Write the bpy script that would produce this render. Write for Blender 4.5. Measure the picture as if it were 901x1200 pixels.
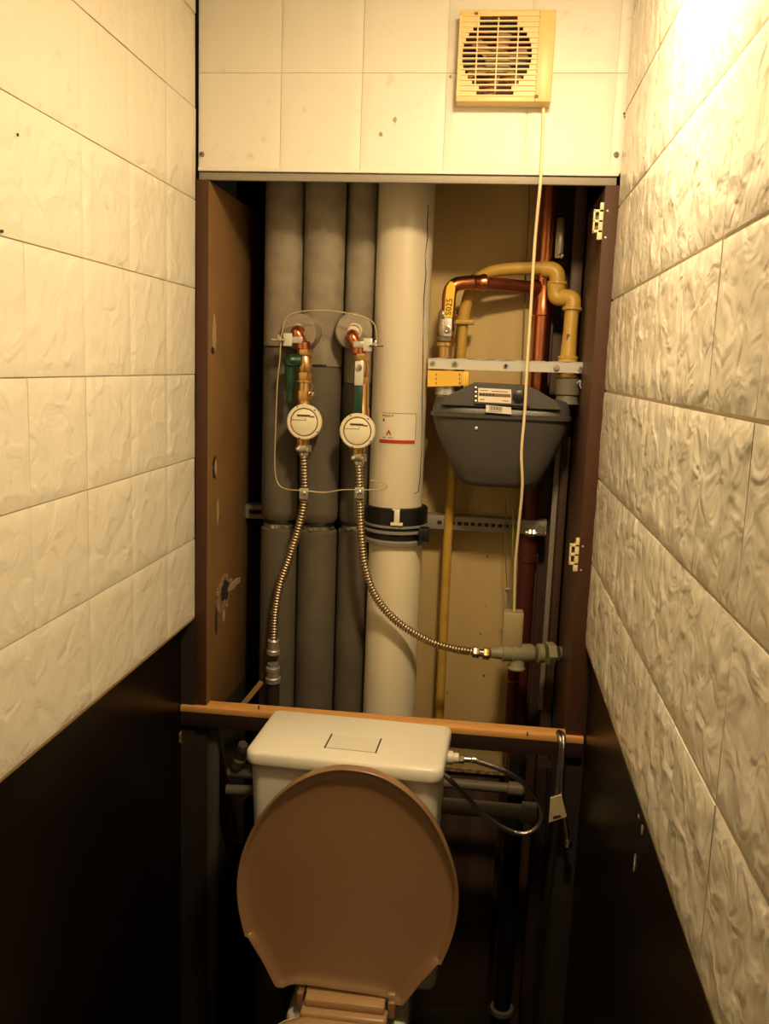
import bpy, bmesh, math, random
from mathutils import Vector, Matrix, noise, Quaternion
random.seed(7)
for o in list(bpy.data.objects): bpy.data.objects.remove(o, do_unlink=True)
SC = bpy.context.scene
COL = SC.collection
PI = math.pi

# ---------------------------------------------------------------- camera
FPX, PITCH, YAW, ROLL = 1048.81, .16301, -.11103, .03671
CAM = Vector((.52968, -1.59012, 1.5))
fwd = Vector((math.sin(YAW)*math.cos(PITCH), math.cos(YAW)*math.cos(PITCH), -math.sin(PITCH)))
rgt = Vector((math.cos(YAW), -math.sin(YAW), 0)); upv = rgt.cross(fwd)
RR = math.cos(ROLL)*rgt+math.sin(ROLL)*upv; UU = -math.sin(ROLL)*rgt+math.cos(ROLL)*upv
cd = bpy.data.cameras.new('camera'); co = bpy.data.objects.new('camera', cd); COL.objects.link(co)
cd.sensor_fit = 'VERTICAL'; cd.sensor_height = 36; cd.lens = 36*FPX/1200; cd.clip_start = .01
M = Matrix((RR, UU, -fwd)).transposed().to_4x4(); M.translation = CAM
co.matrix_world = M; SC.camera = co

def at(u, v, Y):
    """world point seen at photo pixel (u, v) on the plane y = Y"""
    d = fwd + RR*((u-450.5)/FPX) - UU*((v-600)/FPX)
    return CAM + d*((Y-CAM.y)/d.y)

# ---------------------------------------------------------------- light
SC.view_settings.view_transform = 'Standard'; SC.view_settings.look = 'None'
SC.view_settings.exposure = 0.0; SC.view_settings.gamma = 1; SC.view_settings.use_curve_mapping = False
W = bpy.data.worlds.new('world'); SC.world = W; W.use_nodes = True
W.node_tree.nodes['Background'].inputs[0].default_value = (.02, .014, .008, 1)
W.node_tree.nodes['Background'].inputs[1].default_value = .3
ld = bpy.data.lights.new('lamp_light', 'AREA'); ld.shape = 'DISK'; ld.size = .12; ld.energy = 11.0; ld.color = (1, .73, .40)
LAMP = Vector((.585, -.66, 2.07))
lo = bpy.data.objects.new('lamp_light', ld); COL.objects.link(lo); lo.location = LAMP
lo.rotation_euler = Vector((.17, .30, -1.0)).to_track_quat('-Z', 'Y').to_euler()

# ---------------------------------------------------------------- materials
def mat(name, col, rough=.5, metal=0, bump=None, var=None, coat=0, spec=.5, trans=0, emit=None):
    m = bpy.data.materials.new(name); m.use_nodes = True
    nt = m.node_tree; b = nt.nodes['Principled BSDF']
    b.inputs['Base Color'].default_value = (*col, 1); b.inputs['Roughness'].default_value = rough
    b.inputs['Metallic'].default_value = metal; b.inputs['Coat Weight'].default_value = coat
    b.inputs['Specular IOR Level'].default_value = spec; b.inputs['Transmission Weight'].default_value = trans
    tc = nt.nodes.new('ShaderNodeTexCoord')
    if var:            # (scale, other colour, amount lo, hi)
        n = nt.nodes.new('ShaderNodeTexNoise'); n.inputs['Scale'].default_value = var[0]; n.inputs['Detail'].default_value = 6
        sc = nt.nodes.new('ShaderNodeMapping'); sc.inputs['Scale'].default_value = var[4] if len(var) > 4 else (1, 1, 1)
        nt.links.new(tc.outputs['Object'], sc.inputs[0]); nt.links.new(sc.outputs[0], n.inputs[0])
        r = nt.nodes.new('ShaderNodeMapRange'); r.inputs[1].default_value = var[2]; r.inputs[2].default_value = var[3]
        mx = nt.nodes.new('ShaderNodeMix'); mx.data_type = 'RGBA'
        mx.inputs[6].default_value = (*col, 1); mx.inputs[7].default_value = (*var[1], 1)
        nt.links.new(n.outputs[0], r.inputs[0]); nt.links.new(r.outputs[0], mx.inputs[0]); nt.links.new(mx.outputs[2], b.inputs['Base Color'])
    if bump:           # (scale, distance)
        n = nt.nodes.new('ShaderNodeTexNoise'); n.inputs['Scale'].default_value = bump[0]; n.inputs['Detail'].default_value = 5
        nt.links.new(tc.outputs['Object'], n.inputs[0])
        bp = nt.nodes.new('ShaderNodeBump'); bp.inputs['Distance'].default_value = bump[1]; bp.inputs['Strength'].default_value = 1
        nt.links.new(n.outputs[0], bp.inputs['Height']); nt.links.new(bp.outputs[0], b.inputs['Normal'])
    return m
def tile_material(name, base, rough, bd):
    m = mat(name, base, rough, spec=.5)
    nt = m.node_tree; b = nt.nodes['Principled BSDF']; N = nt.nodes.new; L = nt.links.new
    tc = N('ShaderNodeTexCoord'); oi = N('ShaderNodeObjectInfo')
    mul = N('ShaderNodeMath'); mul.operation = 'MULTIPLY'; mul.inputs[1].default_value = 37
    add = N('ShaderNodeVectorMath'); add.operation = 'ADD'
    L(oi.outputs['Random'], mul.inputs[0]); L(tc.outputs['Object'], add.inputs[0]); L(mul.outputs[0], add.inputs[1])
    n = N('ShaderNodeTexNoise'); n.inputs['Scale'].default_value = 26; n.inputs['Detail'].default_value = 2.2; n.inputs['Distortion'].default_value = .7
    L(add.outputs[0], n.inputs[0])
    bp = N('ShaderNodeBump'); bp.inputs['Distance'].default_value = bd; L(n.outputs[0], bp.inputs['Height']); L(bp.outputs[0], b.inputs['Normal'])
    # grime specks and small yellowing, fixed to the tile
    n2 = N('ShaderNodeTexNoise'); n2.inputs['Scale'].default_value = 34; n2.inputs['Detail'].default_value = 3; L(add.outputs[0], n2.inputs[0])
    r = N('ShaderNodeMapRange'); r.inputs[1].default_value = .66; r.inputs[2].default_value = .95; L(n2.outputs[0], r.inputs[0])
    mx = N('ShaderNodeMix'); mx.data_type = 'RGBA'; mx.inputs[6].default_value = (*base, 1); mx.inputs[7].default_value = (.48, .40, .28, 1)
    L(r.outputs[0], mx.inputs[0]); L(mx.outputs[2], b.inputs['Base Color'])
    return m
m_tile = tile_material('tile_cream', (.80, .76, .66), .36, .0045)
m_tileR = tile_material('tile_cream_dirty', (.80, .76, .66), .24, .0055)
m_tileP = tile_material('tile_panel', (.80, .76, .68), .45, .0012)
m_grout = mat('grout', (.58, .50, .37), .9)
m_groutP = mat('grout_panel', (.74, .66, .50), .8)
m_black = mat('black_gloss_dado', (.006, .004, .004), .30, spec=.22, bump=(8, .001))
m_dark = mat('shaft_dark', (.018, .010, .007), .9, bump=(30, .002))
m_floor = mat('floor_dark', (.012, .008, .006), .5, var=(9, (.03, .022, .017), .4, .7))
m_ceil = mat('ceiling', (.75, .72, .66), .9)
m_board = mat('beige_board', (.72, .54, .25), .75, var=(7, (.54, .39, .17), .35, .75, (1, 1, .35)), bump=(60, .0006))
m_board2 = mat('brown_board', (.055, .027, .018), .55, var=(6, (.09, .05, .035), .35, .7, (6, 6, .3)))
m_frame = mat('frame_brown_edge', (.070, .030, .016), .6, spec=.25, bump=(60, .0005))
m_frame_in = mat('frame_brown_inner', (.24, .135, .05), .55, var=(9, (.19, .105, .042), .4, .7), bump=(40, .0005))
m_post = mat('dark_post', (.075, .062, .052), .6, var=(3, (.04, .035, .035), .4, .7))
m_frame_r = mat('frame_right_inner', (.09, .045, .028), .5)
m_torn = mat('torn_chipboard', (.40, .28, .15), .9, var=(90, (.18, .10, .05), .4, .6), bump=(120, .004))
m_chip = mat('chip_light', (.42, .32, .18), .8)
m_hole = mat('hole_dark', (.02, .012, .008), .9)
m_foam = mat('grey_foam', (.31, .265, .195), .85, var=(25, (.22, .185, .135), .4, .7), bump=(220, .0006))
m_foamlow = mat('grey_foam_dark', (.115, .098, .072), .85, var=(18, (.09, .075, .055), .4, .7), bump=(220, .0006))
m_pvc = mat('cream_pvc', (.72, .66, .52), .35, var=(5, (.66, .58, .43), .4, .7, (1, 1, .4)))
m_pvc2 = mat('cream_pvc_lower', (.86, .79, .60), .38, var=(5, (.78, .69, .48), .4, .7, (1, 1, .4)))
m_copper = mat('copper', (.60, .21, .10), .28, 1, bump=(25, .0006))
m_copper_d = mat('copper_dark', (.32, .085, .05), .38, .9, var=(20, (.45, .14, .08), .4, .7))
m_copper_red = mat('primed_copper', (.095, .021, .017), .4, .3)
m_brass = mat('brass', (.66, .42, .17), .3, .9)
m_chrome = mat('chrome', (.68, .64, .56), .25, 1)
m_hose = mat('stainless_hose', (.58, .49, .36), .33, 1)
m_zinc = mat('zinc', (.55, .54, .50), .42, .7)
m_zincd = mat('zinc_dull', (.30, .27, .22), .6, .3)
m_counter = mat('counter_brown_red', (.22, .075, .035), .5)
m_zincw = mat('zinc_pale', (.62, .61, .56), .45, .25)
m_green = mat('green_handle', (.006, .045, .022), .4)
m_yel = mat('yellow_gas_paint', (.55, .34, .06), .42, var=(30, (.45, .27, .05), .5, .75))
m_yelh = mat('yellow_handle', (.90, .60, .06), .4)
m_yelt = mat('yellow_strap', (.82, .50, .06), .5)
m_meter = mat('meter_grey', (.060, .054, .047), .38, spec=.5, bump=(300, .0003))
m_dial = mat('dial_cream', (.80, .74, .56), .35)
m_dialrim = mat('dial_rim', (.78, .70, .52), .3)
m_dialgap = mat('dial_gap', (.22, .17, .09), .5)
m_ink = mat('ink', (.03, .025, .02), .6)
m_inkb = mat('ink_brown', (.16, .10, .05), .6)
m_red = mat('print_red', (.45, .035, .015), .5)
m_paper = mat('paper_label', (.74, .68, .56), .5)
m_rubber = mat('black_rubber', (.008, .008, .009), .35)
m_greyring = mat('grey_plastic_ring', (.24, .23, .20), .4)
m_wood = mat('raw_wood_edge', (.80, .41, .13), .6, var=(30, (.68, .33, .10), .35, .7, (.3, 2, 2)))
m_woodd = mat('dark_wood', (.028, .013, .010), .6)
m_cer = mat('cistern_plastic', (.90, .87, .76), .28)
m_cer2 = mat('ceramic_white', (.78, .74, .64), .12, coat=.4)
m_tan = mat('tan_seat', (.33, .19, .098), .3, var=(4, (.30, .17, .085), .4, .7))
m_tan2 = mat('tan_seat_bright', (.52, .32, .16), .3)
m_fan = mat('fan_ivory', (.74, .54, .23), .4)
m_fanpale = mat('fan_grille', (.78, .56, .32), .4)
m_fandark = mat('fan_inside', (.05, .025, .012), .7)
m_fanblade = mat('fan_blade', (.42, .28, .14), .5)
m_cord = mat('cord_ivory', (.86, .72, .44), .45)
m_sock = mat('switch_box', (.38, .31, .17), .5)
m_wireg = mat('seal_wire', (.55, .47, .27), .4, .3)
m_wiregy = mat('wire_green_yellow', (.22, .20, .05), .5)
m_ppr = mat('grey_green_ppr', (.27, .25, .15), .5)
m_pprg = mat('grey_ppr', (.16, .14, .11), .55)
m_hosebraid = mat('braided_steel', (.36, .34, .33), .3, 1, bump=(400, .001))
m_tag = mat('cloth_tag', (.50, .42, .24), .7)
m_plast = mat('white_plastic', (.80, .74, .58), .4)
m_latch = mat('latch_cream', (.80, .66, .38), .45)

# ---------------------------------------------------------------- builder
WLOC = {}
def setp(o, label=None, cat=None, group=None, kind=None):
    if label: o['label'] = label
    if cat: o['category'] = cat
    if group: o['group'] = group
    if kind: o['kind'] = kind
    return o
def empty(name, loc, label=None, cat=None, group=None, kind=None):
    o = bpy.data.objects.new(name, None); COL.objects.link(o); o.location = loc; o.empty_display_size = .02
    WLOC[o.name] = Vector(loc); return setp(o, label, cat, group, kind)
def basis(d, hint=None):
    d = Vector(d).normalized(); h = Vector(hint) if hint else (Vector((0, 0, 1)) if abs(d.z) < .9 else Vector((0, 1, 0)))
    x = h.cross(d).normalized(); return x, d.cross(x).normalized(), d
def catmull(pts, n=8):
    P = [Vector(p) for p in pts]; P = [P[0]*2-P[1]]+P+[P[-1]*2-P[-2]]; out = []
    for i in range(1, len(P)-2):
        for k in range(n):
            t = k/n
            out.append(.5*((2*P[i])+(P[i+1]-P[i-1])*t+(2*P[i-1]-5*P[i]+4*P[i+1]-P[i+2])*t*t+(3*P[i]-P[i-1]-3*P[i+1]+P[i+2])*t**3))
    out.append(P[-2]); return out
def bendpath(pts, r, n=7):
    """polyline with rounded corners of radius r"""
    P = [Vector(p) for p in pts]; out = [P[0]]
    for i in range(1, len(P)-1):
        a = (P[i-1]-P[i]); c = (P[i+1]-P[i]); q = min(r, a.length*.48, c.length*.48)
        s = P[i]+a.normalized()*q; e = P[i]+c.normalized()*q
        for k in range(n+1):
            t = k/n; out.append(s*(1-t)**2+P[i]*2*t*(1-t)+e*t*t)
    out.append(P[-1]); return out
class B:
    def __init__(s): s.bm = bmesh.new()
    def box(s, a, b, bev=0, seg=2, rot=None):
        a, b = Vector(a), Vector(b); c = (a+b)/2; d = b-a
        m = Matrix.Translation(c) @ ((rot.to_4x4()) if rot else Matrix.Identity(4)) @ Matrix.Diagonal((abs(d.x), abs(d.y), abs(d.z), 1))
        r = bmesh.ops.create_cube(s.bm, size=1, matrix=m)
        if bev:
            ed = list({e for v in r['verts'] for e in v.link_edges})
            bmesh.ops.bevel(s.bm, geom=ed, offset=bev, segments=seg, affect='EDGES', profile=.5)
        return s
    def rings(s, R, caps=True, closed=True):
        V = [[s.bm.verts.new(p) for p in r] for r in R]; n = len(R[0])
        for a, b in zip(V, V[1:]):
            for i in range(n if closed else n-1):
                j = (i+1) % n; s.bm.faces.new((a[i], a[j], b[j], b[i]))
        if caps: s.bm.faces.new(V[0][::-1]); s.bm.faces.new(V[-1])
        return s
    def tube(s, pts, r, seg=12, caps=True):
        P = [Vector(p) for p in pts]; n = len(P); R = []
        T = [(P[min(i+1, n-1)]-P[max(i-1, 0)]).normalized() for i in range(n)]
        x, y, _ = basis(T[0])
        for i in range(n):
            if i:
                q = T[i-1].rotation_difference(T[i]); x = q @ x; y = q @ y
            rr = r[i] if isinstance(r, (list, tuple)) else r
            R.append([P[i]+x*rr*math.cos(2*PI*k/seg)+y*rr*math.sin(2*PI*k/seg) for k in range(seg)])
        return s.rings(R, caps)
    def lathe(s, o, d, prof, seg=20, caps=True, ph=0):
        """prof: (distance along d, radius)"""
        o = Vector(o); x, y, d = basis(d)
        return s.rings([[o+d*t+x*max(r, 1e-5)*math.cos(2*PI*k/seg+ph)+y*max(r, 1e-5)*math.sin(2*PI*k/seg+ph) for k in range(seg)] for t, r in prof], caps)
    def hexnut(s, o, d, l, r):
        return s.lathe(o, d, [(0, r*.93), (l*.12, r), (l*.88, r), (l, r*.93)], 6)
    def prism(s, pts, off):
        a = [Vector(p) for p in pts]; off = Vector(off)
        return s.rings([a, [p+off for p in a]])
    def done(s, name, m, parent=None, smooth=35, **k):
        bm = s.bm
        bmesh.ops.recalc_face_normals(bm, faces=bm.faces)
        if parent is None:
            xs = [v.co for v in bm.verts]
            loc = Vector(((min(p.x for p in xs)+max(p.x for p in xs))/2, (min(p.y for p in xs)+max(p.y for p in xs))/2, min(p.z for p in xs)))
        else: loc = WLOC[parent.name].copy() if not k.get('origin') else Vector(k['origin'])
        k.pop('origin', None)
        for v in bm.verts: v.co -= loc
        me = bpy.data.meshes.new(name); bm.to_mesh(me); bm.free()
        for p in me.polygons: p.use_smooth = True
        me.set_sharp_from_angle(angle=math.radians(smooth))
        me.materials.append(m)
        o = bpy.data.objects.new(name, me); COL.objects.link(o)
        if parent is not None:
            o.parent = parent; o.location = loc-WLOC[parent.name]
        else: o.location = loc
        WLOC[o.name] = loc
        return setp(o, **k)
def text_mesh(txt, size, loc, xdir, zdir, depth=.0003, bend=None):
    """flat lettering as a mesh builder; bend=(cx, cy, r) wraps it on a vertical pipe"""
    cu = bpy.data.curves.new('t', 'FONT'); cu.body = txt; cu.size = size; cu.extrude = depth; cu.resolution_u = 2
    t = bpy.data.objects.new('t', cu); COL.objects.link(t)
    dg = bpy.context.evaluated_depsgraph_get(); me = bpy.data.meshes.new_from_object(t.evaluated_get(dg))
    b = B(); b.bm.from_mesh(me); bpy.data.objects.remove(t, do_unlink=True); bpy.data.meshes.remove(me)
    x = Vector(xdir).normalized(); z = Vector(zdir).normalized(); n = x.cross(z)
    for v in b.bm.verts:
        p = v.co.copy()
        if bend:
            a = bend[3]+p.x/bend[2]; rr = bend[2]+.0004+p.z
            v.co = Vector((bend[0]+rr*math.sin(a), bend[1]-rr*math.cos(a), loc[2]+p.y))
        else: v.co = Vector(loc)+x*p.x+z*p.y+n*p.z
    return b
def patch(cx, cy, r, a0, a1, z0, z1, lift=.0004, n=10):
    """a thin sheet wrapped round a vertical pipe"""
    b = B(); R = []
    for rr in (r+lift*.2, r+lift):
        R.append(rr)
    ring = []
    for k in range(n+1):
        a = a0+(a1-a0)*k/n
        ring.append([Vector((cx+q*math.sin(a), cy-q*math.cos(a), z)) for q, z in ((R[0], z0), (R[1], z0), (R[1], z1), (R[0], z1))])
    return b.rings(ring)

# ---------------------------------------------------------------- room shell
WX = .7235; ZT = 1.471; P = .1516; ZC = 2.46; YB = -1.95; DX0 = -.028; DX1 = WX+.014
B().box((DX0-.1, YB-.1, -.1), (DX1+.1, .50, 0)).done('floor', m_floor, kind='structure')
B().box((DX0-.1, YB-.1, ZC), (DX1+.1, .50, ZC+.1)).done('ceiling', m_ceil, kind='structure')
B().box((DX0, YB-.08, 0), (DX1, YB, ZC)).done('wall_front', m_ceil, kind='structure')

def relief(seed, w, h, t, nx=15, nz=15, amp=.0016, parent_grid=None):
    """one tile: local x width, z height, face towards -y, worked stone relief on the face"""
    b = B(); bm = b.bm; V = []
    off = Vector((seed*3.7, seed*1.3, seed*5.1))
    for j in range(nz+1):
        row = []
        for i in range(nx+1):
            x = w*i/nx; z = h*j/nz
            e = min(x, w-x, z, h-z); f = min(1, e/.014)
            q = Vector((x, 0, z))*34+off
            n1 = noise.noise(q); n2 = noise.noise(q*2.3+Vector((5, 5, 5)))
            d = (abs(n1)*1.6-.35)+n2*.45
            y = -t-amp*d*f+(.0018 if e < 1e-6 else 0)
            row.append(bm.verts.new((x, y, z)))
        V.append(row)
    for j in range(nz):
        for i in range(nx): bm.faces.new((V[j][i], V[j][i+1], V[j+1][i+1], V[j+1][i]))
    rim = [V[0][i] for i in range(nx+1)]+[V[j][nx] for j in range(1, nz+1)]+[V[nz][i] for i in range(nx-1, -1, -1)]+[V[j][0] for j in range(nz-1, 0, -1)]
    back = [bm.verts.new((v.co.x, 0, v.co.z)) for v in rim]
    for k in range(len(rim)):
        l = (k+1) % len(rim); bm.faces.new((rim[k], back[k], back[l], rim[l]))
    bmesh.ops.recalc_face_normals(bm, faces=bm.faces)
    me = bpy.data.meshes.new('tile'); bm.to_mesh(me); bm.free()
    for p in me.polygons: p.use_smooth = True
    me.set_sharp_from_angle(angle=math.radians(50))
    return me
tile_cache = {}
def tile(parent, m, pos, rz, w, h, t, amp):
    if abs(w-.1505) < .002 and h > .14: key = (m.name, 'full', random.randrange(5), round(h, 3))
    else: key = (m.name, round(w, 4), round(h, 4), random.randrange(2))
    if key not in tile_cache:
        me = relief(random.random()*50, w, h, t, max(3, int(w/.010)), max(3, int(h/.010)), amp); me.materials.append(m); tile_cache[key] = me
    o = bpy.data.objects.new('tile', tile_cache[key]); COL.objects.link(o)
    o.parent = parent; o.location = Vector(pos)-WLOC[parent.name]; o.rotation_euler = (random.uniform(-.004, .004), 0, rz+random.uniform(-.003, .003))
    return o
Zs = [ZT-3*P+k*P for k in range(0, 11)]      # dado top 1.016 upwards
# left wall: glossy black lower face with a tiled board proud of it
wl = B().box((DX0-.08, YB, 0), (DX0, .0, ZC)).done('wall_left', m_black, kind='structure')
B().box((DX0, YB, Zs[0]), (-.0045, .0, ZC)).done('backing_board', m_grout, wl, label='pale board behind the tiles')
B().box((DX0+.002, YB, Zs[0]-.004), (-.002, .0, Zs[0]-.0002)).done('edge_strip', mat('edge_yellow', (.30, .20, .07), .6), wl)
for k in range(len(Zs)-1):
    y1 = -.001; js = [y1, -.1437]+[-.1437-P*j for j in range(1, 13)]
    for a, c in zip(js, js[1:]):
        c = max(c, YB); z1 = min(Zs[k+1], ZC)
        if a-c < .02 or z1-Zs[k] < .02: continue
        tile(wl, m_tile, (-.0048, c+.0004, Zs[k]+.0002), PI/2, a-c-.0004, z1-Zs[k]-.0018, .0046, .0013)
wr = B().box((DX1, YB, 0), (DX1+.08, .0, ZC)).done('wall_right', m_black, kind='structure')
B().box((WX+.0055, YB, Zs[0]), (DX1, .0, ZC)).done('backing_board', m_grout, wr, label='pale board behind the tiles')
B().box((WX+.003, YB, Zs[0]-.004), (DX1-.001, .0, Zs[0]-.0002)).done('edge_strip', bpy.data.materials['edge_yellow'], wr)
for k in range(len(Zs)-1):
    js = [-.001, -.140]+[-.140-P*j for j in range(1, 13)]
    for a, c in zip(js, js[1:]):
        c = max(c, YB); z1 = min(Zs[k+1], ZC)
        if a-c < .02 or z1-Zs[k] < .02: continue
        tile(wr, m_tileR, (WX+.0058, a-.0004, Zs[k]+.0002), -PI/2, a-c-.0006, z1-Zs[k]-.0040, .0052, .0024)
# upper back wall: tiled board screwed over the top of the shaft
wb = B().box((.002, .004, 1.8265), (WX+.008, .018, ZC)).done('wall_back', m_groutP, kind='structure')
xs = [.003, .148, .2877, .4297, .5659, .7077, WX+.004]; zz = [1.8275, 1.984, 2.136, 2.288, 2.44]
for k in range(4):
    for a, c in zip(xs, xs[1:]):
        tile(wb, m_tileP, (a+.0004, .0042, zz[k]+.0004), 0, c-a-.0008, zz[k+1]-zz[k]-.0010, .0038, .0007)
B().box((.003, -.0015, 1.8225), (WX-.001, .004, 1.8285), .0008).done('edge_strip', m_tileP, wb)
B().box((.003, .004, 1.8085), (WX-.003, .012, 1.8215), .001).done('metal_strip', m_zincd, wb, label='dull metal strip')
for u, v in ((236.5, 181), (722, 181)):
    c = at(u, v, -.001)
    s = B().lathe(c, (0, -1, 0), [(0, .0045), (.002, .0045), (.0035, .003), (.0036, .0001)], 16).done('screw', m_zincd, wb, label='dark screw head')
    B().box(c+Vector((-.003, -.0042, -.0005)), c+Vector((.003, -.003, .0005))).box(c+Vector((-.0005, -.0042, -.003)), c+Vector((.0005, -.003, .003))).done('slot', m_ink, s)
for u, v, r in ((463, 140, .004), (446, 157, .0035), (528, 89, .0025)):
    c = at(u, v, -.0012)
    b = B(); pts = [c+Vector((r*random.uniform(.6, 1.2)*math.cos(a*PI/4), 0, r*random.uniform(.8, 1.5)*math.sin(a*PI/4))) for a in range(8)]
    b.prism(pts, (0, .004, 0)).done('mark', m_sock, wb, label='small brown chip broken out of a tile')

# shaft behind
B().box((-.03, .355, 0), (WX+.05, .42, ZC)).done('wall_back', m_dark, kind='structure')
bb = B().box((.30, .325, .60), (.612, .345, ZC), .001).done('wall_panel', m_board, label='beige board lining the back of the pipe shaft', cat='board')
B().box((.30, .322, .598), (.612, .325, .606)).done('edge_strip', m_torn, bb)
for u, v, r in ((571, 652, .004), (563, 743, .003), (567, 792, .004), (524, 812, .003), (568, 712, .002)):
    c = at(u, v, .3245); pts = [c+Vector((r*.6*random.uniform(.6, 1.2)*math.cos(a*PI/3), 0, r*random.uniform(.8, 1.5)*math.sin(a*PI/3))) for a in range(6)]
    B().prism(pts, (0, .0015, 0)).done('stain', m_inkb, bb, label='small brown stain')
br = B().box((.614, .330, 0), (.705, .345, ZC), .001)
br.box((.640, .300, 0), (.652, .330, ZC), .003).box((.676, .27, 0), (.700, .330, ZC), .004)
br.done('wall_panel', m_board2, label='dark brown ribbed boarding right of the copper riser', cat='board')
B().box((.05, .33, 0), (.60, .345, .597), .002).done('wall_panel', m_board2, label='dark board low behind the cistern', cat='board')
# hatch frame boards left and right
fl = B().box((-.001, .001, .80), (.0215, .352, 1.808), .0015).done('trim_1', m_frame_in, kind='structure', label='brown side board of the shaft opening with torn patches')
B().box((-.0005, -.0008, .80), (.0215, .0012, 1.808), .0006).done('front_edge', m_frame, fl, label='darker reddish brown front edge')
def blotch(name, par, m, c, ry, rz, t=.0012, n=26, jag=.22, lab=None):
    pts = [Vector((c[0], c[1]+ry*(1+random.uniform(-jag, jag))*math.cos(2*PI*k/n), c[2]+rz*(1+random.uniform(-jag, jag))*math.sin(2*PI*k/n))) for k in range(n)]
    return B().prism(pts, (t, 0, 0)).done(name, m, par, label=lab)
def yz(u, v):      # point on the inner face of the left frame board
    d = fwd + RR*((u-450.5)/FPX) - UU*((v-600)/FPX); p = CAM+d*((.0215-CAM.x)/d.x); return p
c = yz(251, 392); blotch('torn_patch', fl, m_chip, c, .010, .034, .0008, lab='pale scratch')
c = yz(249, 411); blotch('torn_patch', fl, m_hole, c, .009, .006, .001)
c = yz(251, 548); blotch('torn_patch', fl, m_hole, c, .012, .022, .0010, lab='dark gouge')
c = yz(252, 548); blotch('torn_patch', fl, m_chip, c, .006, .014, .0018)
c = yz(262, 695); blotch('torn_patch', fl, m_torn, c, .055, .035, .0016, 34, .25, lab='torn hole of raw chipboard')
c = yz(263, 692); blotch('torn_patch', fl, m_hole, c, .028, .020, .0024, 26, .3)
c = yz(273, 685); blotch('torn_patch', fl, m_chip, c, .05, .008, .0026, 24, .25)
c = yz(253, 728); blotch('torn_patch', fl, m_hole, c, .006, .026, .0012)
c = yz(255, 600); blotch('torn_patch', fl, m_chip, c, .006, .022, .0008, 20, .3)
c = yz(262, 720); blotch('torn_patch', fl, m_chip, c, .008, .014, .0009, 20, .3)
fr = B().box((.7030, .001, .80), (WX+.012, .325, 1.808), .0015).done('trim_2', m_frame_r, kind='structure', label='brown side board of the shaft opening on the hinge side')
B().box((.7025, -.0008, .80), (WX+.010, .0012, 1.808), .0006).done('front_edge', m_frame, fr)
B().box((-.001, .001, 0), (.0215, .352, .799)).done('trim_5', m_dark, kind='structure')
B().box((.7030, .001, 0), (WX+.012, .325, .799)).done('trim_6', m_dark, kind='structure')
# dark returns below the tile boards
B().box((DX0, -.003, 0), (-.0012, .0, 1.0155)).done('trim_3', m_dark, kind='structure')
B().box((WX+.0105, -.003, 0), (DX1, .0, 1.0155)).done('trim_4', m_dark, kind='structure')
# chips on the left black wall, painted highlights on the right one
def flake_or_glint(par, X, Y, Z, ry, rz, m, nm, lab):
    s = 1 if X < .3 else -1
    pts = [Vector((X, Y+ry*random.uniform(.6, 1.1)*math.cos(2*PI*k/10), Z+rz*random.uniform(.7, 1.1)*math.sin(2*PI*k/10))) for k in range(10)]
    B().prism(pts, (s*.0012, 0, 0)).done(nm, m, par, label=lab)
def onx(u, v, X):
    d = fwd + RR*((u-450.5)/FPX) - UU*((v-600)/FPX); return CAM+d*((X-CAM.x)/d.x)
c = onx(213, 862, DX0); flake_or_glint(wl, c.x, c.y, c.z, .02, .016, m_torn, 'mark', 'pale chip broken out of the black wall')
c = onx(227, 790, DX0); flake_or_glint(wl, c.x, c.y, c.z, .005, .006, m_torn, 'mark', None)
for u, v, a, b_ in ((744, 1012, .003, .013), (753, 972, .006, .006), (749, 957, .004, .003)):  # small specular glints of the gloss, put in as pale colour
    c = onx(u, v, DX1); flake_or_glint(wr, c.x, c.y, c.z, a, b_, m_zincw, 'mark', 'painted highlight on the glossy black wall')
for u, v in ((21, 158), (3, 271)):
    c = onx(u, v, .0009)
    B().lathe(c, (1, 0, 0), [(-.002, .0018), (.0004, .0018)], 8).done('nail_hole', m_ink, wl)
c = onx(731, 133, WX-.001); B().lathe(c, (-1, 0, 0), [(-.002, .002), (.0006, .002)], 8).done('nail_hole', m_ink, wr)

# ---------------------------------------------------------------- extractor fan
F = lambda u, v, Y=-.035: at(u, v, Y)
x0, x1, z0, z1 = .449, .602, 1.929, 2.068
fan = empty('exhaust_fan', ((x0+x1)/2, 0, z0), 'square ivory exhaust fan with slatted round grille on the tiled wall above the opening', 'fan')
hb = B()
xr = x1-.026                                      # smooth right-hand cover strip begins
Y0, Y1 = -.036, -.0
cxf, czf, rf = (x0+xr)/2-.001, (z0+z1)/2+.001, .056
# housing: back box walls
hb.box((x0, Y0+.006, z0), (x0+.006, Y1, z1), .001).box((xr, Y0, z0), (x1, Y1, z1), .002).box((x0, Y0+.006, z0), (x1, Y1, z0+.005), .001).box((x0, Y0+.006, z1-.005), (x1, Y1, z1), .001)
hb.box((x0, Y0+.0002, z0+.0085), (x0+.007, Y0+.008, z1-.0085)).box((x0, Y0, z0), (xr, Y0+.008, z0+.009), .001).box((x0, Y0, z1-.009), (xr, Y0+.008, z1), .001)
hb.done('housing', m_fan, fan)
B().box((x0+.004, -.004, z0+.004), (xr+.002, -.001, z1-.004)).done('dark_interior', m_fandark, fan)
ns = 15; zz0 = z0+.009; dz = (z1-z0-.018)/ns
for k in range(ns+1):
    z = zz0+k*dz
    B().box((x0+.005, Y0-.0012, z-.0013), (xr+.001, Y0+.004, z+.0013), .0005, 1).done('slat', m_fan if k in (0, ns) else m_fanpale, fan)
def strip(xa_, xb_, zc): B().box((xa_, Y0+.001, zc-dz/2), (xb_, Y0+.0035, zc+dz/2)).done('louvre_strip', m_fan, fan)
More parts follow.
